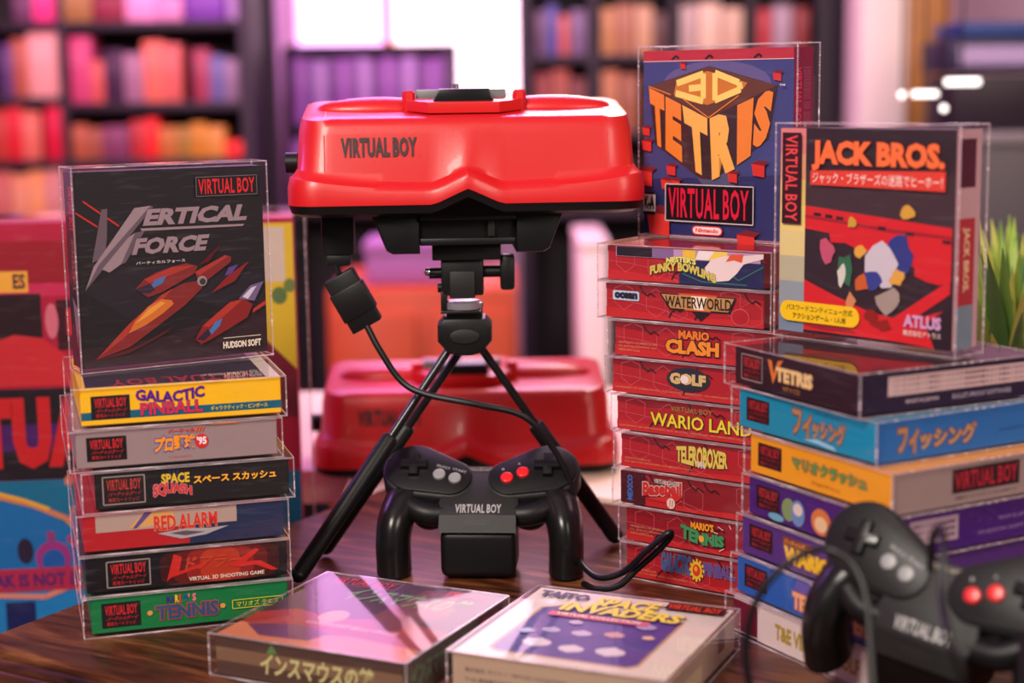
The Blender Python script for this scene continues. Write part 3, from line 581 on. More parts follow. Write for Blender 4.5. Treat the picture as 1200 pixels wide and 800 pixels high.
def c_golf(p):
    p.rect('cover_print', .0, .06, .2, .9, ink(110, 14, 34)); p.rect('cover_print', .2, .0, 1, 1, ink(226, 206, 200)); p.text('title_lettering', 'T&E VIRTUAL GOLF', .34, .26, .96, .7, ink(176, 146, 40), .05)

DR = .0266
rp = [((.1347, 1.0239), ink(214, 196, 190), c_golf, None, 'cream T&E golf game box, lowest in the right pile', (.006, .003)),
      ((.1377, 1.0206), ink(34, 92, 176), c_tele, None, 'blue game box with orange TELEROBOXER title in the right pile', (.004, .003)),
      ((.1406, 1.0163), ink(82, 44, 124), c_wario, None, 'purple game box with yellow WARIO LAND title in the right pile', (.003, .003)),
      ((.1433, 1.0125), ink(72, 26, 116), c_panic, c_panic_r, 'purple game box just under the orange one in the right pile', (.0045, .003)),
      ((.1442, 1.0118), ink(240, 158, 30), c_orange, c_orange_r, 'orange game box with green katakana title in the right pile', (.004, .002)),
      ((.1378, 1.0243), ink(8, 140, 178), c_fish, c_fish_r, 'cyan blue game box in the right pile, second from the top', (.0055, .0025)),
      ((.1342, 1.0318), ink(44, 20, 32), c_vtetris, c_vtetris_r, 'dark maroon TETRIS game box on top of the right pile, lying under the upright one', (.009, .004))]
for lv, (xy, cm, art, art2, lab, gp) in enumerate(rp):
    box_thing(lab, (*xy, lv * DR), R(-63.5 if lv == 6 else -61), W0, W0, DR - .0002, cm, gap=gp, art={k: v for k, v in (('front', art), ('right', art2)) if v}, gz=.0014, gzt=.0014)

def a_jack(p):
    def q(x, y): return ((x - 58) / 582, 1 - (y - 62) / (652 + .13 * (x - 58)))
    def pl(pts, m, part='cover_print'): p.poly(part, [q(*a) for a in pts], m)
    p.rect('cover_print', 0, 0, 1, 1, ink(40, 26, 32)); p.poly('cover_print', [(.15, .55), (1, .5), (1, .8), (.15, .8)], ink(58, 40, 44))
    for k, c in enumerate(((226, 130, 126), (230, 160, 120), (236, 196, 110), (238, 212, 120), (226, 206, 136), (186, 180, 150), (146, 156, 166), (116, 136, 160))): p.rect('cover_print', 0, 1 - (k + 1) / 8, .155, 1 - k / 8, ink(*c))
    r1, r2 = ink(214, 26, 32), ink(160, 18, 30)
    pl([(150, 310), (634, 382), (634, 560), (600, 570), (560, 560), (520, 540), (520, 512), (440, 500), (400, 470), (350, 460), (290, 432), (240, 430), (236, 400), (150, 384)], r1); pl([(150, 350), (300, 372), (450, 400), (634, 420), (634, 410), (420, 382), (150, 340)], r2)
    for x, y in ((180, 332), (220, 338), (258, 344), (400, 376), (490, 395), (606, 420)): pl([(x, y), (x + 26, y + 3), (x + 26, y + 14), (x, y + 11)], BK)
    pl([(150, 550), (260, 605), (380, 660), (500, 690), (634, 650), (634, 790), (480, 760), (300, 735), (150, 715)], r1); pl([(634, 552), (634, 600), (540, 670), (480, 700), (440, 690)], r1); pl([(560, 700), (634, 640), (634, 790), (590, 785)], ink(30, 18, 26)); pl([(150, 640), (260, 690), (340, 730), (220, 720), (150, 700)], r2)
    # plain angular patches of colour in place of the drawn cast
    rnd = random.Random(11)
    for x, y, rx, ry, c in ((470, 470, 56, 70, (40, 54, 130)), (424, 500, 60, 84, (206, 196, 206)), (385, 560, 40, 40, (46, 60, 140)), (346, 456, 22, 24, (226, 166, 60)), (466, 545, 26, 28, (226, 166, 60)), (232, 458, 34, 44, (196, 80, 110)), (296, 520, 36, 60, (40, 106, 70)), (284, 536, 16, 40, (206, 200, 190)), (350, 560, 26, 36, (196, 90, 46)), (440, 622, 42, 46, (160, 140, 132)), (390, 672, 26, 28, (140, 36, 32)), (316, 622, 18, 34, (206, 130, 90)), (316, 362, 18, 22, (196, 150, 60)), (502, 330, 26, 28, (206, 150, 60)), (425, 702, 34, 18, (140, 36, 32))):
        P = []
        for k in range(11): t_ = 6.2832 * k / 11; g = rnd.uniform(.62, 1.12); P.append(q(x + rx * g * math.cos(t_), y + ry * g * math.sin(t_)))
        p.poly('cover_print', P, ink(*c))
    a_, b_ = q(71, 366), q(138, 76); p.rect('platform_badge', a_[0], a_[1], b_[0], b_[1], ink(56, 24, 32)); p.vtext('platform_badge', VB, a_[0] + .02, a_[1] + .012, b_[0] - .02, b_[1] - .012, ink(224, 70, 70), .02)
    a_, b_ = q(172, 252), q(615, 194); p.poly('title_lettering', [q(172, 196), q(615, 196), q(615, 262), (q(172, 242))], ink(216, 62, 50)); p.text('title_lettering', 'JACK BROS.', 0, 0, 1, 1, ink(238, 110, 60), .055, outline=ink(176, 44, 40), ow=.012, warp=quadwarp(q(176, 98), q(612, 106), q(612, 212), q(176, 196)))
    p.text('title_lettering', 'ジャック・ブラザーズの迷路でヒーホー！', 0, 0, 1, 1, ink(240, 220, 210), .0, warp=quadwarp(q(180, 200), q(606, 212), q(606, 252), q(180, 236)))
    a_, b_ = q(72, 704), q(350, 652); p.rrect('cover_print', .02, .055, .50, .155, .05, .05, ink(240, 190, 30)); p.text('small_print', 'パスワードコンティニュー方式', .06, .107, .46, .138, ink(60, 40, 30), .02); p.text('small_print', 'アクションゲーム・1人用', .10, .067, .42, .098, ink(60, 40, 30), .02)
    p.text('maker_badge', 'ATLUS', .75, .09, .955, .15, ink(206, 150, 190), .05); p.text('maker_badge', '株式会社アトラス', .75, .05, .955, .078, ink(226, 190, 186), .02)
def a_jside(p):
    p.rect('cover_print', 0, 0, 1, 1, ink(196, 150, 156)); p.rect('side_label', .15, .74, .78, .96, ink(76, 14, 40)); p.rect('side_label', .1, .2, .8, .60, ink(176, 40, 50)); p.rect('side_label', .1, .0, .8, .2, ink(120, 136, 150))
    p.vtext('side_lettering', 'JACK BROS.', .3, .26, .6, .56, ink(236, 180, 140), .05)
box_thing('upright dark JACK BROS. game box standing on the right pile', (.169, 1.0557, 7 * DR), R(-48.3), W0, .0290, .1360, ink(40, 26, 32), gap=(.0028, .0035), art={'front': a_jack, 'right': a_jside}, gz=.004, gzt=.0035)

# --- the two boxes lying in front
def a_ins_top(p):
    p.rect('cover_print', 0, 0, 1, 1, ink(52, 24, 30)); p.poly('cover_print', [(0, 0), (1, 0), (1, .42), (.7, .5), (.4, .4), (.15, .46), (0, .35)], ink(150, 44, 34)); p.poly('cover_print', [(0, 0), (1, 0), (1, .16), (.6, .2), (.3, .14), (0, .2)], ink(200, 120, 80)); p.poly('cover_print', [(.05, .18), (.3, .26), (.5, .2), (.45, .08), (.2, .06)], ink(96, 44, 80))
    p.ell('cover_print', .38, .42, .07, .09, ink(186, 140, 80)); p.poly('cover_print', [(.6, .95), (.8, .9), (.9, .6), (.7, .3), (.55, .5)], ink(110, 50, 46))
    p.text('title_lettering', 'インスマウスの館', .25, .66, .90, .88, ink(96, 150, 84), .03, shear=.1); p.text('platform_badge', VB, .06, .88, .42, .97, RD, .02); p.frame('platform_badge', .04, .87, .45, .98, .004, ink(150, 120, 120)); p.text('maker_badge', "I'MAX", .72, .90, .97, .97, RD, .06); p.text('small_print', 'インスマウスの館 3Dシューティング', .3, .28, .8, .33, ink(226, 200, 170), .03)
def a_ins_front(p):
    p.rect('cover_print', 0, 0, 1, 1, ink(78, 56, 48)); p.rect('cover_print', 0, .36, 1, .7, ink(122, 92, 70)); p.text('title_lettering', 'インスマウスの館', .24, .16, .84, .74, ink(196, 190, 130), .03, shear=.02); p.poly('title_lettering', [(.28, .7), (.31, .95), (.34, .74)], ink(86, 130, 70))
def a_ins_right(p): p.rect('cover_print', 0, 0, 1, 1, ink(78, 72, 66)); p.text('title_lettering', 'インスマウスの館', .06, .2, .60, .8, ink(104, 132, 96), .05, shear=.03); p.rect('platform_badge', .72, .3, .97, .9, ink(60, 10, 24)); p.text('platform_badge', VB, .74, .4, .95, .8, ink(150, 24, 50), .02)
box_thing('dark game box with green katakana lying flat in front of the tripod, reflecting pink light', (-.1843, .9535, 0), R(-25.6), W0, W0, .0270, ink(60, 40, 40), art={'top': a_ins_top, 'front': a_ins_front, 'right': a_ins_right}, gap=(.004, .003), gzt=.0012)
def a_si_top(p):
    p.rect('cover_print', 0, 0, 1, 1, ink(226, 212, 204)); p.poly('cover_print', [(.12, .12), (.16, .08), (.80, .08), (.84, .12), (.84, .74), (.80, .78), (.20, .78), (.12, .72)], ink(190, 150, 110)); p.poly('cover_print', [(.135, .13), (.17, .095), (.79, .095), (.825, .13), (.825, .73), (.79, .765), (.21, .765), (.135, .715)], ink(62, 62, 148))
    for u, v, r, c in ((.3, .25, .07, (224, 214, 226)), (.48, .22, .06, (224, 214, 226)), (.66, .24, .07, (224, 214, 226)), (.3, .42, .045, (190, 180, 220)), (.45, .42, .05, (200, 190, 220)), (.6, .45, .05, (206, 160, 170)), (.37, .55, .035, (200, 190, 220)), (.7, .6, .05, (170, 160, 210)), (.76, .46, .03, (226, 180, 160)), (.2, .36, .04, (190, 190, 230))): p.ell('cover_print', u, v, r, r * .7, ink(*c)); p.ell('cover_print', u, v, r * .5, r * .85, ink(*c))
    p.rect('cover_print', .2, .60, .7, .66, ink(206, 90, 120))
    p.text('maker_badge', 'TAITO', .04, .85, .30, .94, ink(40, 40, 80), .05); p.text('title_lettering', 'SPACE', .34, .80, .66, .93, ink(236, 206, 70), .04, shear=.1, shadow=ink(120, 96, 120), ow=.01); p.text('title_lettering', 'INVADERS', .22, .68, .82, .80, ink(236, 206, 70), .04, shear=.1, shadow=ink(120, 96, 120), ow=.01); p.text('small_print', 'VIRTUAL COLLECTION', .24, .61, .66, .65, ink(240, 220, 220), .02)
    p.rect('platform_badge', .69, .87, .98, .96, ink(60, 14, 20)); p.text('platform_badge', VB, .70, .88, .965, .95, ink(216, 60, 36), .04)
def a_si_front(p):
    p.rect('cover_print', 0, 0, 1, 1, ink(176, 150, 128))
    for k, (s, u1) in enumerate((('株式会社 タイトー  VIRTUAL COLLECTION', .55), ('〒102 東京都千代田区平河町 TAITO CORPORATION 1995', .7))): p.text('small_print', s, .06, .56 - .24 * k, u1, .68 - .24 * k, ink(110, 84, 80), .02)
def a_si_right(p): p.rect('cover_print', 0, 0, 1, 1, ink(180, 156, 140)); p.rect('cover_print', .1, .1, .5, .5, ink(206, 186, 150)); p.rect('platform_badge', .74, .3, .84, .9, ink(90, 24, 40))
box_thing('white SPACE INVADERS game box lying flat at the table front', (-.0403, .9159, 0), R(-24.2), W0, W0, .0270, ink(226, 212, 204), art={'top': a_si_top, 'front': a_si_front, 'right': a_si_right}, gap=(.003, .003), gzt=.0012)

# ------------------------------------------------------------------ large console carton behind the left pile
bench = empty('bench', (-.62, 1.52, -.76), 0, 'dark low bench left of the walnut table, under the large console carton', 'bench')
MB().box(-.5, .40, -.17, -.03, .61, .6335, SHELF, .003).build('bench_top', bench)
for x in (-.46, .36):
    MB().box(x - .02, x + .02, -.15, -.05, 0, .61, SHELF).build('leg', bench)
def a_big(p):
    # face is .42 wide, .37 high
    def q(x, y):
        u = (x + 262) / 606; return (u, 1 - (y - 270) / 525)
    def pl(pts, m, part='cover_print'): p.poly(part, [q(*a) for a in pts], m)
    def rc(x0, y0, x1, y1, m, part='cover_print'): a, b = q(x0, y1), q(x1, y0); p.rect(part, a[0], a[1], b[0], b[1], m)
    p.rect('cover_print', 0, 0, 1, 1, ink(176, 24, 60)); rc(-262, 290, 344, 340, ink(150, 20, 40)); rc(-262, 340, 344, 355, ink(200, 40, 84))
    rc(-262, 352, 34, 405, ink(40, 14, 26)); rc(52, 360, 76, 420, ink(60, 12, 26)); rc(64, 370, 72, 402, RD); rc(-40, 325, 20, 350, ink(240, 170, 60)); p.text('tag_lettering', 'ES', q(2, 346)[0], q(2, 346)[1], q(17, 328)[0], q(17, 328)[1], ink(90, 40, 50), .04)
    pl([(0, 400), (34, 405), (60, 425), (76, 440), (82, 462), (-40, 462), (-60, 420)], ink(206, 40, 50)); p.ell('cover_print', *q(46, 385), .013, .04, ink(216, 110, 130))
    rc(292, 275, 344, 470, ink(226, 190, 50)); rc(296, 280, 333, 345, ink(214, 196, 180)); pl([(292, 400), (344, 452), (344, 510), (292, 510)], ink(120, 26, 46)); rc(292, 470, 344, 505, ink(110, 24, 46)); p.ell('cover_print', *q(325, 362), .016, .02, ink(90, 120, 70)); p.ell('cover_print', *q(338, 350), .012, .016, ink(110, 130, 70))
    rc(-262, 465, 292, 575, ink(30, 18, 30), 'platform_badge'); rc(-262, 508, 292, 540, ink(74, 26, 100), 'platform_badge')
    a, b = q(-160, 562), q(278, 474); p.text('platform_badge', VB, a[0], a[1], b[0], b[1], ink(206, 30, 36), .075)
    rc(-262, 576, 344, 795, ink(20, 110, 150)); rc(-262, 680, 344, 795, ink(24, 130, 200)); pl([(-262, 600), (-80, 590), (20, 612), (60, 640), (78, 668), (84, 690), (-262, 690)], ink(24, 110, 180)); p.line('cover_print', [q(x, y) for x, y in ((-120, 588), (-40, 592), (10, 606), (50, 624), (74, 650), (84, 684))], .012, ink(220, 130, 90)); p.line('cover_print', [q(x, y) for x, y in ((-120, 584), (-40, 588), (0, 600), (30, 612))], .008, ink(240, 180, 40))
    for x, y, c in ((56, 578, (220, 120, 80)), (64, 574, (210, 80, 90)), (78, 578, (226, 200, 60)), (80, 592, (220, 180, 60)), (58, 625, (220, 120, 90)), (30, 645, (150, 60, 120)), (55, 650, (170, 60, 110))): p.ell('cover_print', *q(x, y), .009, .012, ink(*c))
    p.ell('cover_print', *q(32, 672), .036, .04, ink(160, 50, 130)); p.ell('cover_print', *q(32, 676), .024, .028, ink(30, 90, 170)); p.ell('cover_print', *q(-2, 662), .016, .03, ink(40, 30, 60)); p.line('cover_print', [q(x, y) for x, y in ((-40, 716), (20, 720), (56, 706))], .012, ink(230, 140, 120)); p.ell('cover_print', *q(74, 726), .02, .012, ink(226, 200, 206)); rc(-30, 725, 6, 790, ink(20, 30, 90))
    rc(-262, 684, 344, 712, ink(184, 40, 76), 'warning_band'); a, b = q(-104, 707), q(140, 690); p.text('warning_band', 'GAME PAK IS NOT INCLUDED', a[0], a[1], b[0], b[1], ink(76, 34, 110), .04)
ang = R(6.5); cw, ch = .42, .372
pR = Vector((-.1695, 1.362)); pL = pR - Vector((math.cos(ang), math.sin(ang))) * cw
big = box_thing('large red and blue console carton in a clear case behind the left pile', (pL.x, pL.y, -.1265), ang, cw, .09, ch, ink(176, 24, 60), gap=(.008, .010), art={'front': a_big}, gz=.004, gzt=.004, gy=.004, cat='carton', name='console_carton')

# ------------------------------------------------------------------ red headset
def ring(a, yf, yb, r, n=10, nf=41):
    P = []
    xs = [(-(a - r) + 2 * (a - r) * k / (nf - 1)) for k in range(nf)]
    P += [(x, yf) for x in xs]
    P += [(a - r + r * math.sin(R(90 * k / n)), yf + r - r * math.cos(R(90 * k / n))) for k in range(1, n + 1)]
    P += [(a - r * .6 + r * .6 * math.cos(R(90 * k / n)), yb - r * .6 + r * .6 * math.sin(R(90 * k / n))) for k in range(n + 1)]
    P += [(-(a - r * .6) - r * .6 * math.sin(R(90 * k / n)), yb - r * .6 + r * .6 * math.cos(R(90 * k / n))) for k in range(n + 1)]
    P += [(-(a - r) - r * math.sin(R(90 - 90 * k / n)), yf + r - r * math.cos(R(90 - 90 * k / n))) for k in range(0, n)]
    return P
def headset(name, label, loc, rz, under=True, scale=1):
    root = empty(name, loc, rz, label, 'headset'); root.scale = (scale,) * 3
    DEP = .112
    spec = [(.1185, .007, 0, 0, 1), (.1232, .002, .0025, 0, 1), (.1248, .000, .0075, 0, 1), (.1252, -.0006, .0083, 0, 1), (.1252, -.0006, .0160, .5, 1.03), (.1238, .0012, .0192, .9, 1.05), (.1205, .0050, .0212, 1, 1.05), (.1192, .0074, .0235, 1, .98), (.1186, .0085, .030, .35, .5), (.1172, .0130, .056, 0, 0), (.1160, .0145, .0620, 0, 0), (.1145, .0168, .0660, 0, 0), (.1110, .0205, .0678, 0, 0)]
    def rings(idx):
        vs = []; N = None
        for i in idx:
            a, yf, z, rise, nt = spec[i]; P = ring(a, yf, DEP - .3 * yf, .022 if i < 11 else .018); N = len(P)
            for x, y in P:
                t = min(1, max(0, (z - .028) / .036)); zz = z + .13 * max(0, y - yf) * t
                zz += rise * .009 * min(1, (abs(x) / .118) ** 3 + 0)
                if y < yf + .002 and nt:
                    k = max(0, 1 - abs(x) / .024); k = k * k * (3 - 2 * k) * .15 + k * .85; zz += .0107 * nt * k; y -= .0035 * k
                    if nt < .9: zz -= .0
                vs.append((x, y, zz))
        fs = [[i * N + k, i * N + (k + 1) % N, (i + 1) * N + (k + 1) % N, (i + 1) * N + k] for i in range(len(idx) - 1) for k in range(N)]
        return vs, fs, N
    vs, fs, N = rings([0, 1, 2, 3]); m = MB(); fs.append(list(range(N))[::-1]); m.add(vs, fs, BLK, True); m.build('lower_rim', root)
    vs, fs, N = rings(list(range(3, 13))); k0 = (len(vs) // N - 1) * N; fs.append([k0 + k for k in range(N)]); m = MB(); m.add(vs, fs, RED, True)
    sh = m.build('shell', root)
    zt = lambda y: .0678 + .13 * (y - .0205)
    # moulded ridges, centre island and seams on the top
    for s in (-1, 1):
        rdg = MB(); rdg.ell((0, 0, 0), (.044, .0135, .0088), RED); o = rdg.build('ridge', root, (s * .062, .064, zt(.064) - .0005)); o.rotation_euler = (R(7), 0, 0)
        se = MB()
        se.tube([(s * .0985, .0160, .0580), (s * .0985, .0185, .0668), (s * .0985, .024, zt(.024) + .0001), (s * .0985, .09, zt(.09) + .0002)], .00035, REDD, 6); se.tube([(s * .0985, .0083, .030), (s * .0985, .0130, .0565)], .00035, REDD, 6); se.build('seam', root)
    isl = MB(); pts = [(-.041, .062), (-.041, .046), (-.026, .030), (.024, .030), (.041, .046), (.041, .062), (.036, .092), (-.036, .092)]
    isl.prism(pts, 0, .0078, RED, .0012); o = isl.build('control_island', root); o.matrix_local = Matrix.Translation((0, 0, .0665)) @ Matrix.Shear('XY', 4, (0, 0)) ; o.location.z = zt(.040) - .003; o.rotation_euler = (R(5.5), 0, 0)
    kz = .0753
    for s in (-1, 1): MB().tube([(s * .0395, .052, kz - .004), (s * .0395, .052, kz + .009), (s * .0395, .052, kz + .0105)], [.0050, .0048, .0036], RED, 16).build('post', root)
    MB().box(-.0345, .0300, .054, .066, kz - .002, kz + .0112, GREY, .001).build('slide_bar', root)
    kn = MB(); kn.prism([(-.0235, 0), (.0215, 0), (.0170, .0110), (-.0185, .0110)], -.008, .008, BLKG, .001, M=Matrix.Translation((0, .040, kz + .0008)) @ Matrix.Rotation(R(90), 4, 'X')); kn.build('focus_knob', root)
    MB().tube([(-.006, .061, kz + .010), (-.006, .061, kz + .0150)], .0028, METAL, 14).build('screw', root)
    d = MB(); d.tube([(-.120, .055, .036), (-.1285, .055, .036)], .0075, BLK, 20); d.build('side_dial', root)
    # lettering on the shell front
    a0, a1 = Vector((0, .0085, .030)), Vector((0, .0130, .056)); nrm = Vector((0, -(a1 - a0).z, (a1 - a0).y)).normalized()
    p = Print(lambda u, v, h: Vector((u, 0, 0)) + a0 + (a1 - a0) * ((v - .030) / .026) + nrm * (h + .00075))
    p.text('lettering', VB, -.0870, .0408, -.0345, .0545, DPRINT, .045); p.text('lettering', 'TM', -.0338, .0412, -.0322, .0418, DPRINT); p.build(root)
    if under:
        u = MB(); vs = []
        T = [(-.067, .016), (.067, .016), (.060, .09), (-.060, .09)]; Bm = [(-.058, .024), (.058, .024), (.052, .085), (-.052, .085)]
        # two eyepiece housings left and right of a centre bay
        for s in (-1, 1):
            pr = [(s * .034, -.0275), (s * .053, -.0275), (s * .0575, -.025), (s * .0685, .003), (s * .034, .003)]
            if s > 0: pr = pr[::-1]
            u.prism(pr, -.085, -.016, BLK, .002, M=Matrix.Rotation(R(90), 4, 'X'))
        u.box(-.0345, .0345, .022, .08, -.018, .012, BLK, .001); u.box(-.034, .034, .019, .05, -.022, -.017, BLK, .001); u.box(.014, .019, .018, .03, -.016, .012, CHAR, .0005)
        u.prism([(-.034, 0), (-.022, .003), (-.002, .0125), (.002, .0125), (.022, .003), (.034, 0), (.034, -.004), (-.034, -.004)], -.024, -.012, BLK, .0008, M=Matrix.Rotation(R(90), 4, 'X'))
        u.build('eyepiece_housing', root)
    return root
hs_loc = at(549, 253, 1.145); HS = Vector((hs_loc.x, 1.145, hs_loc.z))
headset('virtual_headset', 'red headset with black lettering held up on the black tripod', HS, R(3.2), True, 1.0)
h2 = at(545, 555, 1.455)
headset('virtual_headset', 'red headset sitting on the cream table behind the tripod legs', (h2.x + .001, 1.462, -.0028), R(1.5), False, 1.12)

# ------------------------------------------------------------------ tripod with its clamp
def hp(px, py, Y=1.19): return at(px, py, Y)
tr = empty('tripod', (*hp(545, 390).to_2d(), 0), 0, 'black mini tripod carrying the raised red headset', 'tripod')
tl = Vector(tr.location)
def L(v): return Vector(v) - tl
m = MB(); a = L(hp(507, 283)); b = L(hp(587, 302)); m.box(a.x, b.x, -.014, .018, b.z, a.z - .0005, BLK, .001)
a = L(hp(517, 300)); b = L(hp(567, 344)); m.box(a.x, b.x, -.010, .012, b.z, a.z, BLK, .0015); m.box(a.x + .006, b.x - .006, -.012, .008, b.z - .002, a.z - .010, CHAR, .001); m.build('clamp', tr)
m = MB(); a = L(hp(566, 318)); m.tube([a, a + Vector((.020, 0, 0))], .0042, BLK, 14); a = L(hp(586, 318)); m.box(a.x, a.x + .0105, -.010, .010, a.z - .0125, a.z + .0125, BLK, .0025); m.build('clamp_knob', tr)
m = MB(); a = L(hp(508, 320)); m.tube([a + Vector((-.003, 0, 0)), a + Vector((.008, 0, 0))], .004, BLKG, 14); m.ell(a + Vector((-.004, -.001, .001)), (.003, .003, .003), METAL); a = L(hp(513, 337)); m.tube([a, a + Vector((.006, 0, 0))], .0035, BLK, 12); m.build('clamp_screw', tr)
m = MB(); a = L(hp(517, 340)); b = L(hp(524, 362)); m.box(a.x, b.x, -.010, .012, b.z - .001, a.z, BLK, .0005); c = L(hp(567, 360)); m.box(a.x, c.x - .002, -.016, .014, b.z - .0015, b.z + .0005, BLK, .0005); m.build('bracket', tr)
pt = L(hp(543, 357)); m = MB(); m.tube([pt + Vector((0, 0, -.002)), pt + Vector((0, 0, .0022)), pt + Vector((0, 0, .003))], [.0145, .0145, .013], mat('satin_plate', (.42, .38, .45), .22, .6), 28); m.build('mounting_plate', tr)
hc = L(hp(545, 391)); m = MB()
m.prism([(x, y) for x, y in [(-.0195, -.004), (-.0195, .008), (-.015, .013), (.015, .013), (.0195, .008), (.0195, -.004), (.012, -.0125), (.005, -.0145), (-.005, -.0145), (-.012, -.0125)]], -.013, .013, BLK, .003, M=Matrix.Translation(hc) @ Matrix.Rotation(R(90), 4, 'X'))
m.box(hc.x - .013, hc.x + .013, -.010, .010, hc.z + .011, hc.z + .020, BLK, .002); m.prism([(.011 * math.cos(R(20 * k)), .0055 * math.sin(R(20 * k))) for k in range(18)], .012, .0145, CHAR, .001, M=Matrix.Translation(hc) @ Matrix.Rotation(R(90), 4, 'X')); m.build('tripod_head', tr)
def leg(top, knee, foot, r0, r1):
    o = MB().tube([top, knee], r0, BLKG, 14).build('leg', tr)
    k2 = knee + (foot - knee).normalized() * -.004
    MB().tube([k2, k2 + (foot - k2) * .02, foot], [r1 * .8, r1, r1], BLK, 16).build('leg_sleeve', o)
    MB().ell(foot + Vector((0, 0, .0005)), (r1 * 1.05, r1 * 1.05, r1 * .95), BLK).build('rubber_foot', o)
    return o
fL = Vector((-.1535, 1.135, .0065)) - tl; fR = Vector((.0765, 1.225, .0065)) - tl; fB = Vector((-.1425, 1.205, .0065)) - tl
tL = L(hp(529, 405)); tR = L(hp(562, 405)); tB = L(hp(545, 405)) + Vector((0, .012, 0))
for tp, ft in ((tL, fL), (tR, fR), (tB, fB)): leg(tp, tp + (ft - tp) * .42, ft, .0031, .0062)

# ------------------------------------------------------------------ controllers
def capsule(c0, r0, c1, r1, n=16):
    """outline hull of two circles"""
    c0, c1 = Vector(c0), Vector(c1); d = c1 - c0; L_ = d.length; th = math.atan2(d.y, d.x); be = math.acos((r0 - r1) / L_); P = []
    for k in range(n + 1): a_ = th + be + (2 * math.pi - 2 * be) * k / n; P.append((c0.x + r0 * math.cos(a_), c0.y + r0 * math.sin(a_)))
    for k in range(n + 1): a_ = th - be + (2 * be) * k / n; P.append((c1.x + r1 * math.cos(a_), c1.y + r1 * math.sin(a_)))
    return P
def controller(label, loc):
    root = empty('game_controller', loc, 0, label, 'game controller')
    E50 = R(40)     # face leans back from the vertical
    # plane frame: X, s (up the face), n (out of the face)
    Z0 = .0475
    M = Matrix.Translation((0, 0, Z0)) @ Matrix.Rotation(R(90) - R(52), 4, 'X')   # local x->x, y->s, z->n
    body = MB()
    lob = lambda s: capsule((s * .049, .0425), .0232, (s * .0215, .0335), .0178)
    for s in (-1, 1): body.prism(lob(s), -.017, -.0012, CHAR, .003, 3, M=M)
    body.prism([(-.027, .0), (.027, .0), (.029, .012), (.022, .045), (.013, .0455), (.004, .0455), (-.004, .0455), (-.013, .0455), (-.022, .045), (-.029, .012)], -.017, -.0016, CHAR, .0015, M=M)
    body.prism([(-.0272, 0), (.0272, 0), (.0272, .0016), (-.0272, .0016)], -.017, -.0016, CHAR, .0004, M=M)
    y0 = -.0013 * 0
    # sloped lip below the lettering
    body.add([(-.0272, -.001, Z0), (.0272, -.001, Z0), (.0275, -.0065, .036), (-.0275, -.0065, .036), (-.0272, .03, Z0 - .004), (.0272, .03, Z0 - .004), (.0275, .03, .035), (-.0275, .03, .035)],
             [[3, 2, 1, 0], [0, 1, 5, 4], [2, 6, 5, 1], [3, 0, 4, 7], [3, 7, 6, 2]], CHAR)
    # arch under the lobes
    body.tube(spline([(-.056, .022, .052), (-.04, .012, .0455), (-.02, .012, .044), (.02, .012, .044), (.04, .012, .0455), (.056, .022, .052)], 6), .0085, BLK, 12)
    for s in (-1, 1): body.ell((s * .036, .02, .042), (.013, .012, .011), BLK)
    body.build('housing', root)
    for s in (-1, 1):
        P = spline([(s * .053, .034, .053), (s * .0575, .025, .047), (s * .0608, .016, .038), (s * .0622, .012, .025), (s * .0622, .012, .012), (s * .0620, .012, .0035), (s * .0620, .012, .0006)], 7)
        n = len(P); rad = [(.0145 - .0020 * min(1, k / n * 2.2)) for k in range(n)]
        for j, f_ in enumerate((.72, .86, .94, .98)): rad[n - 1 - j] *= f_
        MB().tube(P, rad, BLKG, 20, ys=1.5).build('grip', root)
        o = MB().prism(capsule((s * .049, .0425), .0205, (s * .0215, .0335), .0152), -.001, .0006, BLK, .0006, M=M).build('face_plate', root)
        c = (s * .0487, .0435); d = MB()
        a_, b_ = .0098, .0034
        cross = [(-b_, -a_), (b_, -a_), (b_, -b_), (a_, -b_), (a_, b_), (b_, b_), (b_, a_), (-b_, a_), (-b_, b_), (-a_, b_), (-a_, -b_), (-b_, -b_)]
        d.prism([(c[0] + x, c[1] + y) for x, y in cross], .0004, .0048, BLKG, .0012, M=M); d.build('directional_pad', root)
    for x, s_, mm in ((-.0298, .0352, GBTN), (-.0182, .0318, GBTN), (.0195, .0322, RBTN), (.0307, .0372, RBTN)):
        b_ = MB(); b_.prism([(x + .0046 * math.cos(R(15 * k)), s_ + .0046 * math.sin(R(15 * k))) for k in range(24)], .0004, .0028, mm, .0010, 3, M=M); b_.build('button', root)
    p = Print(lambda u, v, h: M @ Vector((u, v, h + .0007)))
    for t_, x, y in (('SELECT', -.0272, .0432), ('START', -.0152, .0398)): p.text('button_lettering', t_, x - .005, y - .0007, x + .005, y + .0009, WHT, 0, warp=lambda a, b, x=x, y=y: (x - .005 + .01 * a, y - .0035 * a + .0022 * b))
    p.text('button_lettering', 'B', .0155, .0395, .0175, .0415, WHT); p.text('button_lettering', 'A', .0268, .0445, .0288, .0465, WHT); p.build(root)
    p = Print(lambda u, v, h: M @ Vector((u, v, h - .00155)))
    p.text('lettering', VB, -.0165, .0026, .0165, .0105, WHT, .025)
    for s in (-1, 1): p.poly('emblem', [(s * .002, .0425), (s * .009, .0435), (s * .006, .0405), (s * .002, .0405)], ink(110, 100, 90))
    p.rect('emblem', -.0015, .0402, .0015, .0435, ink(110, 100, 90)); p.build(root)
    la, lb = Vector((0, -.001, Z0)), Vector((0, -.0065, .036)); ln = Vector((0, -.9, .43)).normalized()
    p = Print(lambda u, v, h: Vector((u, 0, 0)) + lb + (la - lb) * v + ln * (h + .0002)); GR = ink(50, 48, 50)
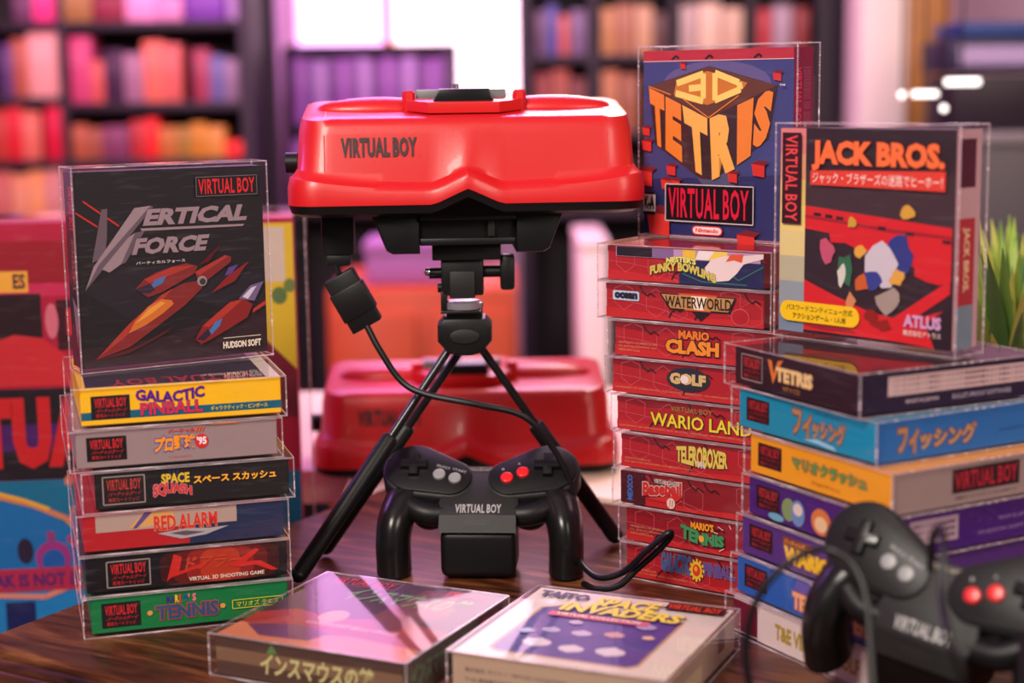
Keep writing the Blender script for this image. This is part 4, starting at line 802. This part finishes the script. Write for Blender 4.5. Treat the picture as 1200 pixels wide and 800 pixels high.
    p.rrect('maker_badge', -.0098, .38, .0098, .72, .003, .17, GR); p.rrect('maker_badge', -.0092, .42, .0092, .68, .0028, .13, CHAR); p.text('maker_badge', 'Nintendo', -.007, .46, .007, .65, GR, .02); p.build(root)
    bp = MB(); bp.box(-.0268, .0268, -.004, .040, .0018, .0362, BLK, .0055, 4); bp.build('battery_pack', root)
    return root
c1 = controller('black controller with red buttons standing before the tripod legs', (-.0262, 1.140, 0)); c1.rotation_euler = (0, 0, R(-4))
c2 = copy_tree(c1); c2['label'] = 'blurred black controller in the foreground at the right, near the T&E box'
c2.rotation_euler = (R(23), R(8), R(-38.8)); c2.location = (.219, .858, .0115)

# ------------------------------------------------------------------ cords
def cord(name, pts, rad, label, m=BLK, n=10):
    return tag(MB().tube(spline(pts, n), rad, m, 10).build(name), label, 'cord')
pg = empty('plug', HS + Vector((-.095, .045, -.004)), 0, 'black connector plugged in under the left side of the raised headset', 'plug')
m = MB(); m.box(-.0115, .0115, -.008, .008, -.026, .004, BLK, .0015); m.box(-.0085, .0085, -.0065, .0065, -.034, -.026, BLK, .001); m.build('plug_body', pg)
f0 = at(398, 322, 1.18); f1 = at(430, 382, 1.17)
fb = tag(MB().build('x') if False else empty('ferrite_block', (f0 + f1) / 2, 0), 'rectangular black ferrite block on the headset cord', 'cord adapter')
dv = (f1 - f0); an = math.atan2(dv.x, -dv.z)
m = MB(); Mx = Matrix.Rotation(-an, 4, 'Y'); hl = dv.length / 2
m.box(-.0115, .0115, -.007, .007, -hl, hl, BLK, .0012, M=Mx); m.box(-.0128, .0128, -.0078, .0078, -hl * .55, hl * .5, BLK, .001, M=Mx); m.build('block_body', fb)
cord('controller_cord', [at(393, 300, 1.19), at(394, 312, 1.185), f0], .0022, 'short black cord between the plug and the ferrite block')
cord('controller_cord', [f1, at(445, 410, 1.165), at(470, 446, 1.16), at(500, 462, 1.155), at(560, 474, 1.15), at(614, 488, 1.155), at(648, 525, 1.16), at(668, 565, 1.16), at(674, 600, 1.16)], .0023, 'black cord running from the ferrite block down past the tripod to the controller')
lp = [at(676, 655, 1.14), at(700, 676, 1.11), at(730, 670, 1.10), at(758, 645, 1.09), at(782, 625, 1.085), at(786, 628, 1.088), at(772, 644, 1.092), at(745, 668, 1.10), at(725, 686, 1.095), at(700, 690, 1.10), at(684, 684, 1.12)]
cord('controller_cord', lp, .0023, "black cord looped in front of the MARIO'S TENNIS box")
cord('controller_cord', [at(880, 812, .80), at(874, 765, .80), at(882, 715, .80), at(905, 676, .80), at(940, 650, .80), at(972, 644, .80), at(1002, 664, .79), at(1016, 705, .78), at(1020, 760, .77), at(1024, 815, .76)], .0019, 'blurred dark cord arching in front of the right pile')
cord('controller_cord', [at(1090, 668, .80), at(1093, 632, .79), at(1101, 617, .775), at(1106, 640, .76), at(1104, 700, .745), at(1112, 745, .725), at(1124, 785, .72), at(1132, 815, .72)], .0019, 'blurred dark cord hanging over the foreground controller')

# ------------------------------------------------------------------ plant on the cream table
pl_ = empty('potted_grass', (.405, 1.33, -.003), 0, 'bright green leafy potted plant right of the upright JACK BROS. box', 'plant')
m = MB(); prf = [(.032, 0), (.036, .003), (.043, .07), (.045, .072), (.045, .08), (.041, .08), (.039, .068)]
vs = [(r0 * math.cos(R(15 * k)), r0 * math.sin(R(15 * k)), z) for r0, z in prf for k in range(24)]
m.add(vs, [[i * 24 + k, i * 24 + (k + 1) % 24, (i + 1) * 24 + (k + 1) % 24, (i + 1) * 24 + k] for i in range(len(prf) - 1) for k in range(24)] + [list(range(24))[::-1], [(len(prf) - 1) * 24 + k for k in range(24)]], mat('terracotta', s2l((190, 100, 60)), .7), True); m.build('pot', pl_)
GM = [mat('leaf_green_%d' % i, s2l(c), .5, noise=.15) for i, c in enumerate(((150, 176, 70), (110, 150, 60), (70, 110, 50), (190, 190, 90)))]
m = MB(); rnd = random.Random(3)
for i in range(230):
    a_ = rnd.uniform(0, 6.283); r0 = rnd.uniform(0, .03); ln_ = rnd.uniform(.09, .20); out = rnd.uniform(.01, .11); wd = rnd.uniform(.004, .0085)
    d = Vector((math.cos(a_), math.sin(a_), 0)); s_ = Vector((-d.y, d.x, 0)); V = []
    for k in range(7):
        t_ = k / 6; c_ = d * (r0 + out * t_ ** 1.8) + Vector((0, 0, .062 + ln_ * (t_ - .12 * t_ * t_))); ww = wd * math.sin(math.pi * min(1, .15 + .85 * t_)) + .0003
        V += [c_ - s_ * ww, c_ + Vector((0, 0, -.0004)) + d * .0012, c_ + s_ * ww]
    m.add(V, [[3 * k, 3 * k + 1, 3 * k + 4, 3 * k + 3] for k in range(6)] + [[3 * k + 1, 3 * k + 2, 3 * k + 5, 3 * k + 4] for k in range(6)], GM[i % 4], True)
m.build('foliage', pl_)

# ------------------------------------------------------------------ background furniture, out of focus
def case_thing(label, Y, posts, boards, x0, x1, y0, y1, dep=.22, name='bookcase', back=True, th=.018):
    """posts / boards given by where they stand on the front plane of the case"""
    a = at(x0, y1, Y); b = at(x1, y0, Y); r = empty(name, ((a.x + b.x) / 2, Y, -.76), 0, label, name.replace('_', ' ')); ox = r.location.x
    top = b.z + .76
    for px, wpx in posts:
        x = at(px, 200, Y).x - ox; w2 = wpx / F_PX * Y / 2; MB().box(x - w2, x + w2, 0, dep, 0, top, SHELF, .002).build('upright', r)
    for py, q0, q1 in boards:
        z = at((q0 + q1) / 2, py, Y).z + .76; MB().box(at(q0, py, Y).x - ox, at(q1, py, Y).x - ox, .004, dep - .004, z - th / 2, z + th / 2, SHELF, .002).build('shelf_board', r)
    if back: MB().box(a.x - ox, b.x - ox, dep - .004, dep + .004, 0, top, SHELF).build('back_panel', r)
    return r
def case_box(px0, px1, py0, py1, Y, col, label, group, cat='box', name='media_box', floor_py=None, fx=600):
    a = at(px0, py1, Y); b = at(px1, py0, Y)
    z0 = a.z if floor_py is None else at(fx, floor_py, Y).z + .0092
    o = empty(name, ((a.x + b.x) / 2, Y + .06, z0), 0, label, cat, group); w2 = (b.x - a.x) / 2 - .001; hh = max(.02, at(fx, py0, Y).z - z0)
    MB().box(-w2, w2, -.05, .05, 0, hh, ink(*col), .002).build('sleeve', o)
    MB().box(-w2 * .75, w2 * .75, -.0512, -.050, hh * .55, hh * .85, ink(*[min(255, int(c * .9 + 25)) for c in col])).build('spine_label', o)
    return o
YL = 3.5
case_thing('dark bookcase packed with coloured boxes, far left behind the console carton', YL, [(-40, 8), (79, 8), (292, 14)], [(30, -40, 292), (125, 79, 292), (119, -40, 79), (192, -40, 292), (292, -40, 292), (-62, -40, 292)], -45, 299, -140, 420)
cn = lambda c: ('red' if c[0] > 150 and c[1] < 90 and c[2] < 110 else 'orange' if c[0] > 150 and c[1] >= 80 and c[2] < 90 else 'pink' if c[0] > 150 and c[2] > 100 else 'purple' if c[2] > 90 and c[1] < 90 else 'blue grey' if c[2] >= c[0] else 'brown')
NTH = ('first', 'second', 'third', 'fourth', 'fifth', 'sixth', 'seventh', 'eighth', 'ninth', 'tenth', 'eleventh', 'twelfth', 'thirteenth', 'fourteenth')
rows = {  # board line: boxes (x0, x1, top, colour)
    'upper': (119, [(0, 14, 50, (90, 60, 110)), (14, 30, 44, (170, 90, 70)), (33, 70, 38, (226, 160, 150))]),
    'main': (125, [(82, 104, 42, (190, 70, 110)), (106, 120, 70, (196, 90, 80)), (121, 144, 58, (60, 34, 60)), (145, 166, 62, (150, 110, 130)), (168, 190, 48, (216, 110, 90)), (191, 210, 52, (200, 100, 90)), (226, 244, 58, (150, 60, 80)), (245, 262, 66, (96, 96, 140)), (263, 278, 70, (130, 110, 130))]),
    'lower left': (192, [(-10, 6, 128, (180, 60, 50)), (8, 24, 124, (206, 30, 46)), (25, 44, 130, (214, 110, 90)), (54, 74, 124, (210, 24, 60))]),
    'lower': (192, [(84, 100, 146, (170, 90, 60)), (101, 118, 150, (150, 84, 60)), (119, 150, 148, (120, 60, 90)), (153, 170, 142, (176, 50, 50)), (171, 184, 140, (226, 40, 40)), (186, 206, 150, (180, 110, 50)), (207, 222, 150, (150, 120, 50)), (223, 240, 146, (190, 130, 40)), (241, 262, 150, (200, 140, 60)), (263, 288, 168, (236, 44, 40))]),
    'bottom': (292, [(-8, 12, 200, (190, 100, 90)), (13, 34, 204, (214, 140, 100)), (35, 52, 200, (226, 150, 90)), (53, 74, 196, (200, 130, 120)), (84, 120, 204, (170, 70, 80)), (121, 160, 204, (150, 60, 70)), (161, 220, 206, (120, 50, 80)), (221, 280, 206, (190, 50, 50))]),
    'topmost': (30, [(14, 36, -8, (100, 60, 90)), (37, 64, -14, (230, 60, 130)), (66, 105, -10, (150, 110, 60)), (108, 144, -6, (130, 40, 60)), (146, 180, -8, (226, 150, 190)), (181, 212, -4, (210, 140, 180)), (216, 262, -6, (110, 60, 150)), (266, 288, -30, (170, 140, 190))])}
for rn, (fl, L_) in rows.items():
    for i, (x0, x1, y0, c) in enumerate(L_):
        where = {'upper': 'top left bay', 'main': 'top wide bay', 'lower left': 'middle left bay', 'lower': 'middle wide bay', 'bottom': 'lowest bay', 'topmost': 'open top'}[rn]
        nb = 'at its left end' if i == 0 else 'at its right end' if i == len(L_) - 1 else '%s from its left' % NTH[i]
        case_box(x0, x1, y0, fl, YL, c, '%s box in %s of the left bookcase, %s' % (cn(c), where, nb), 'blurred boxes in the left bookcase', floor_py=fl, fx=126 if fl != 125 else 185.5)
# low rack of purple boxes below the glowing panes
YM = 3.9
case_thing('low dark rack of purple cases below the bright pink-white wall area', YM, [(338, 6), (530, 8)], [(56, 335, 534), (150, 335, 534), (250, 335, 534)], 335, 534, 54, 420, dep=.2, name='rack')
for i in range(14):
    x0 = 344 + i * 13; c = [(150, 90, 170), (120, 76, 140), (170, 130, 190), (100, 60, 120)][i % 4]
    for fl, y0 in ((150, 66), (250, 162)):
        case_box(x0, x0 + 12, y0 + (i * 7) % 5, fl, YM, c, 'slim %s case, %s from the left on the %s board of the rack' % ('lilac' if i % 4 == 2 else 'purple', NTH[i], 'upper' if fl == 150 else 'lower'), 'slim cases in the rack under the window', floor_py=fl, fx=434.5)
# right bookcase
YR = 3.7
case_thing('dark tall bookcase behind the headset and the TETRIS box', YR, [(618, 12), (697, 12), (790, 10), (880, 10), (978, 46)], [(68, 612, 960), (158, 612, 960), (-40, 612, 960), (250, 612, 960)], 612, 1001, -200, 440)
rr = [(68, [(628, 640, 10, (110, 90, 110)), (641, 654, 4, (90, 90, 150)), (655, 668, 16, (190, 100, 90)), (669, 688, 10, (120, 100, 130)), (705, 722, 8, (190, 140, 90)), (723, 744, 4, (170, 120, 90)), (745, 766, 6, (200, 160, 120)), (767, 782, 14, (100, 76, 70)), (797, 818, 6, (190, 170, 160)), (819, 846, 4, (226, 200, 170)), (847, 872, 10, (210, 180, 150)), (887, 905, 12, (190, 60, 70)), (906, 930, 8, (170, 150, 160)), (931, 950, 10, (140, 60, 60))]),
      (158, [(628, 646, 84, (130, 60, 56)), (647, 668, 80, (150, 76, 60)), (669, 688, 90, (110, 60, 60)), (705, 726, 82, (180, 120, 80)), (727, 750, 86, (150, 96, 70)), (887, 950, 92, (150, 110, 110))]),
      (250, [(628, 650, 180, (96, 60, 80)), (651, 672, 186, (120, 80, 80)), (673, 690, 180, (90, 50, 60)), (705, 740, 184, (110, 80, 80))])]
for ri, (fl, L_) in enumerate(rr):
    for i, (x0, x1, y0, c) in enumerate(L_):
        case_box(x0, x1, y0, fl, YR, c, '%s case in the %s bay of the right bookcase, %s' % (cn(c), ('top', 'second', 'third')[ri], 'at its left end' if i == 0 else '%s from its left' % NTH[i]), 'blurred cases in the right bookcase', name='media_case', cat='case', floor_py=fl, fx=786)
# orange cabinet, pale box and white post seen below the raised headset
a = at(385, 430, 2.9); b = at(606, 338, 2.9)
cb = empty('orange_cabinet', ((a.x + b.x) / 2, 2.9, -.76), 0, 'orange brown wooden cabinet seen under the raised headset', 'cabinet'); hw = (b.x - a.x) / 2; OR = mat('orange_wood', s2l((190, 66, 22)), .45, noise=.15, scale=10)
MB().box(-hw, hw, .005, .4, 0, b.z + .76, OR, .004).build('body', cb)
for s in (-1, 1):
    o = MB().box(s * hw / 2 - hw / 2 + .012, s * hw / 2 + hw / 2 - .012, -.012, .004, .06, b.z + .72, OR, .003).build('door', cb); MB().tube([(s * .03, -.03, .45), (s * .03, -.03, .55)], .006, METAL, 10).build('handle', o)
a = at(428, 338, 2.95); b = at(525, 288, 2.95)
o = empty('storage_box', ((a.x + b.x) / 2, 3.05, a.z), 0, 'pale lilac storage box on the orange cabinet', 'box'); hw = (b.x - a.x) / 2
MB().box(-hw, hw, -.08, .08, 0, .055, mat('pale_lilac_card', s2l((160, 104, 166)), .6), .003).build('body', o); MB().box(-hw - .004, hw + .004, -.084, .084, .055, .075, MATS['pale_lilac_card'], .003).build('lid', o)
o.location.z = at(500, 338, 2.9).z + .0005
a = at(680, 440, 3.0); b = at(712, 290, 3.0)
o = empty('white_post', ((a.x + b.x) / 2, 3.0, -.76), 0, 'white upright end panel of a desk seen left of the WATERWORLD box', 'desk panel'); MB().box(-(b.x - a.x) / 2, (b.x - a.x) / 2, -.02, .3, 0, b.z + .76, mat('white_board', s2l((246, 226, 216)), .5), .004).build('panel', o)
MB().box(-(b.x - a.x) / 2 - .003, (b.x - a.x) / 2 + .003, -.023, .303, b.z + .76, b.z + .775, MATS['white_board'], .004).build('cap', o)
# far right: dark cabinet with stacked cases and small lamps
a = at(1112, 300, 2.9); b = at(1300, 150, 2.9)
dk = empty('sideboard', (b.x - .1, 2.9, -.76), 0, 'grey topped dark sideboard behind the plant at the far right', 'sideboard'); ox = dk.location.x
MB().box(a.x - ox, .3, 0, .4, 0, b.z + .735, mat('dark_grey_lacquer', s2l((60, 50, 56)), .4), .004).build('body', dk); MB().box(a.x - ox - .01, .31, -.01, .41, b.z + .735, b.z + .755, mat('grey_top', s2l((120, 112, 116)), .4), .003).build('worktop', dk)
zt_ = b.z - .005
def stackbox(x0, x1, y0, y1, c, lab, txt=None):
    a = at(x0, y1, 2.95); b = at(x1, y0, 2.95); o = empty('media_case', ((a.x + b.x) / 2, 3.05, a.z), 0, lab, 'case'); hw = (b.x - a.x) / 2
    MB().box(-hw, hw, -.1, .1, 0, b.z - a.z, ink(*c), .002).build('sleeve', o)
    if txt: MB().box(-hw * .86, hw * .86, -.1012, -.1, (b.z - a.z) * .25, (b.z - a.z) * .8, ink(*txt)).build('spine_label', o)
    return o
Ys = [(1116, 1290, 80, 149, (34, 22, 34), 'black case at the bottom of the pile on the sideboard', None), (1112, 1290, 38, 79.5, (40, 34, 60), 'dark case with pale lilac lettering on the sideboard pile', (160, 140, 180)), (1128, 1290, 17, 37.5, (34, 56, 110), 'blue case on top of the sideboard pile', None)]
zz = zt_
for x0, x1, y0, y1, c, lab, t_ in Ys:
    o = stackbox(x0, x1, y0, y1, c, lab, t_)
    hgt = at(0, y0, 2.95).z - at(0, y1, 2.95).z; o.location.z = zz + .0003; zz += hgt + .0003
LMP = mat('lit_bulb', (1, .93, .88), .3, emis=3.2)
for i, (px, py, r0, wd) in enumerate(((1057, 111, .004, 0), (1084, 110, .0035, .016), (1106, 127, .004, 0), (1128, 96, .004, .022))):
    c = at(px, py, 2.2); o = empty('spot_lamp', c, 0, ('small bright round lamp left of the other lamps, over the JACK BROS. box', 'short bright bar lamp beside the leftmost round lamp', 'small round lamp hanging lowest of the four', 'long bright bar lamp, rightmost of the four')[i], 'lamp')
    m = MB()
    if wd: m.tube([(-wd, 0, 0), (wd, 0, 0)], r0, LMP, 12)
    else: m.ell((0, 0, 0), (r0,) * 3, LMP)
    m.build('bulb', o); MB().tube([(0, .004, r0 * .8), (0, .004, 1.9 - c.z)], .0012, BLK, 6).build('cord', o)
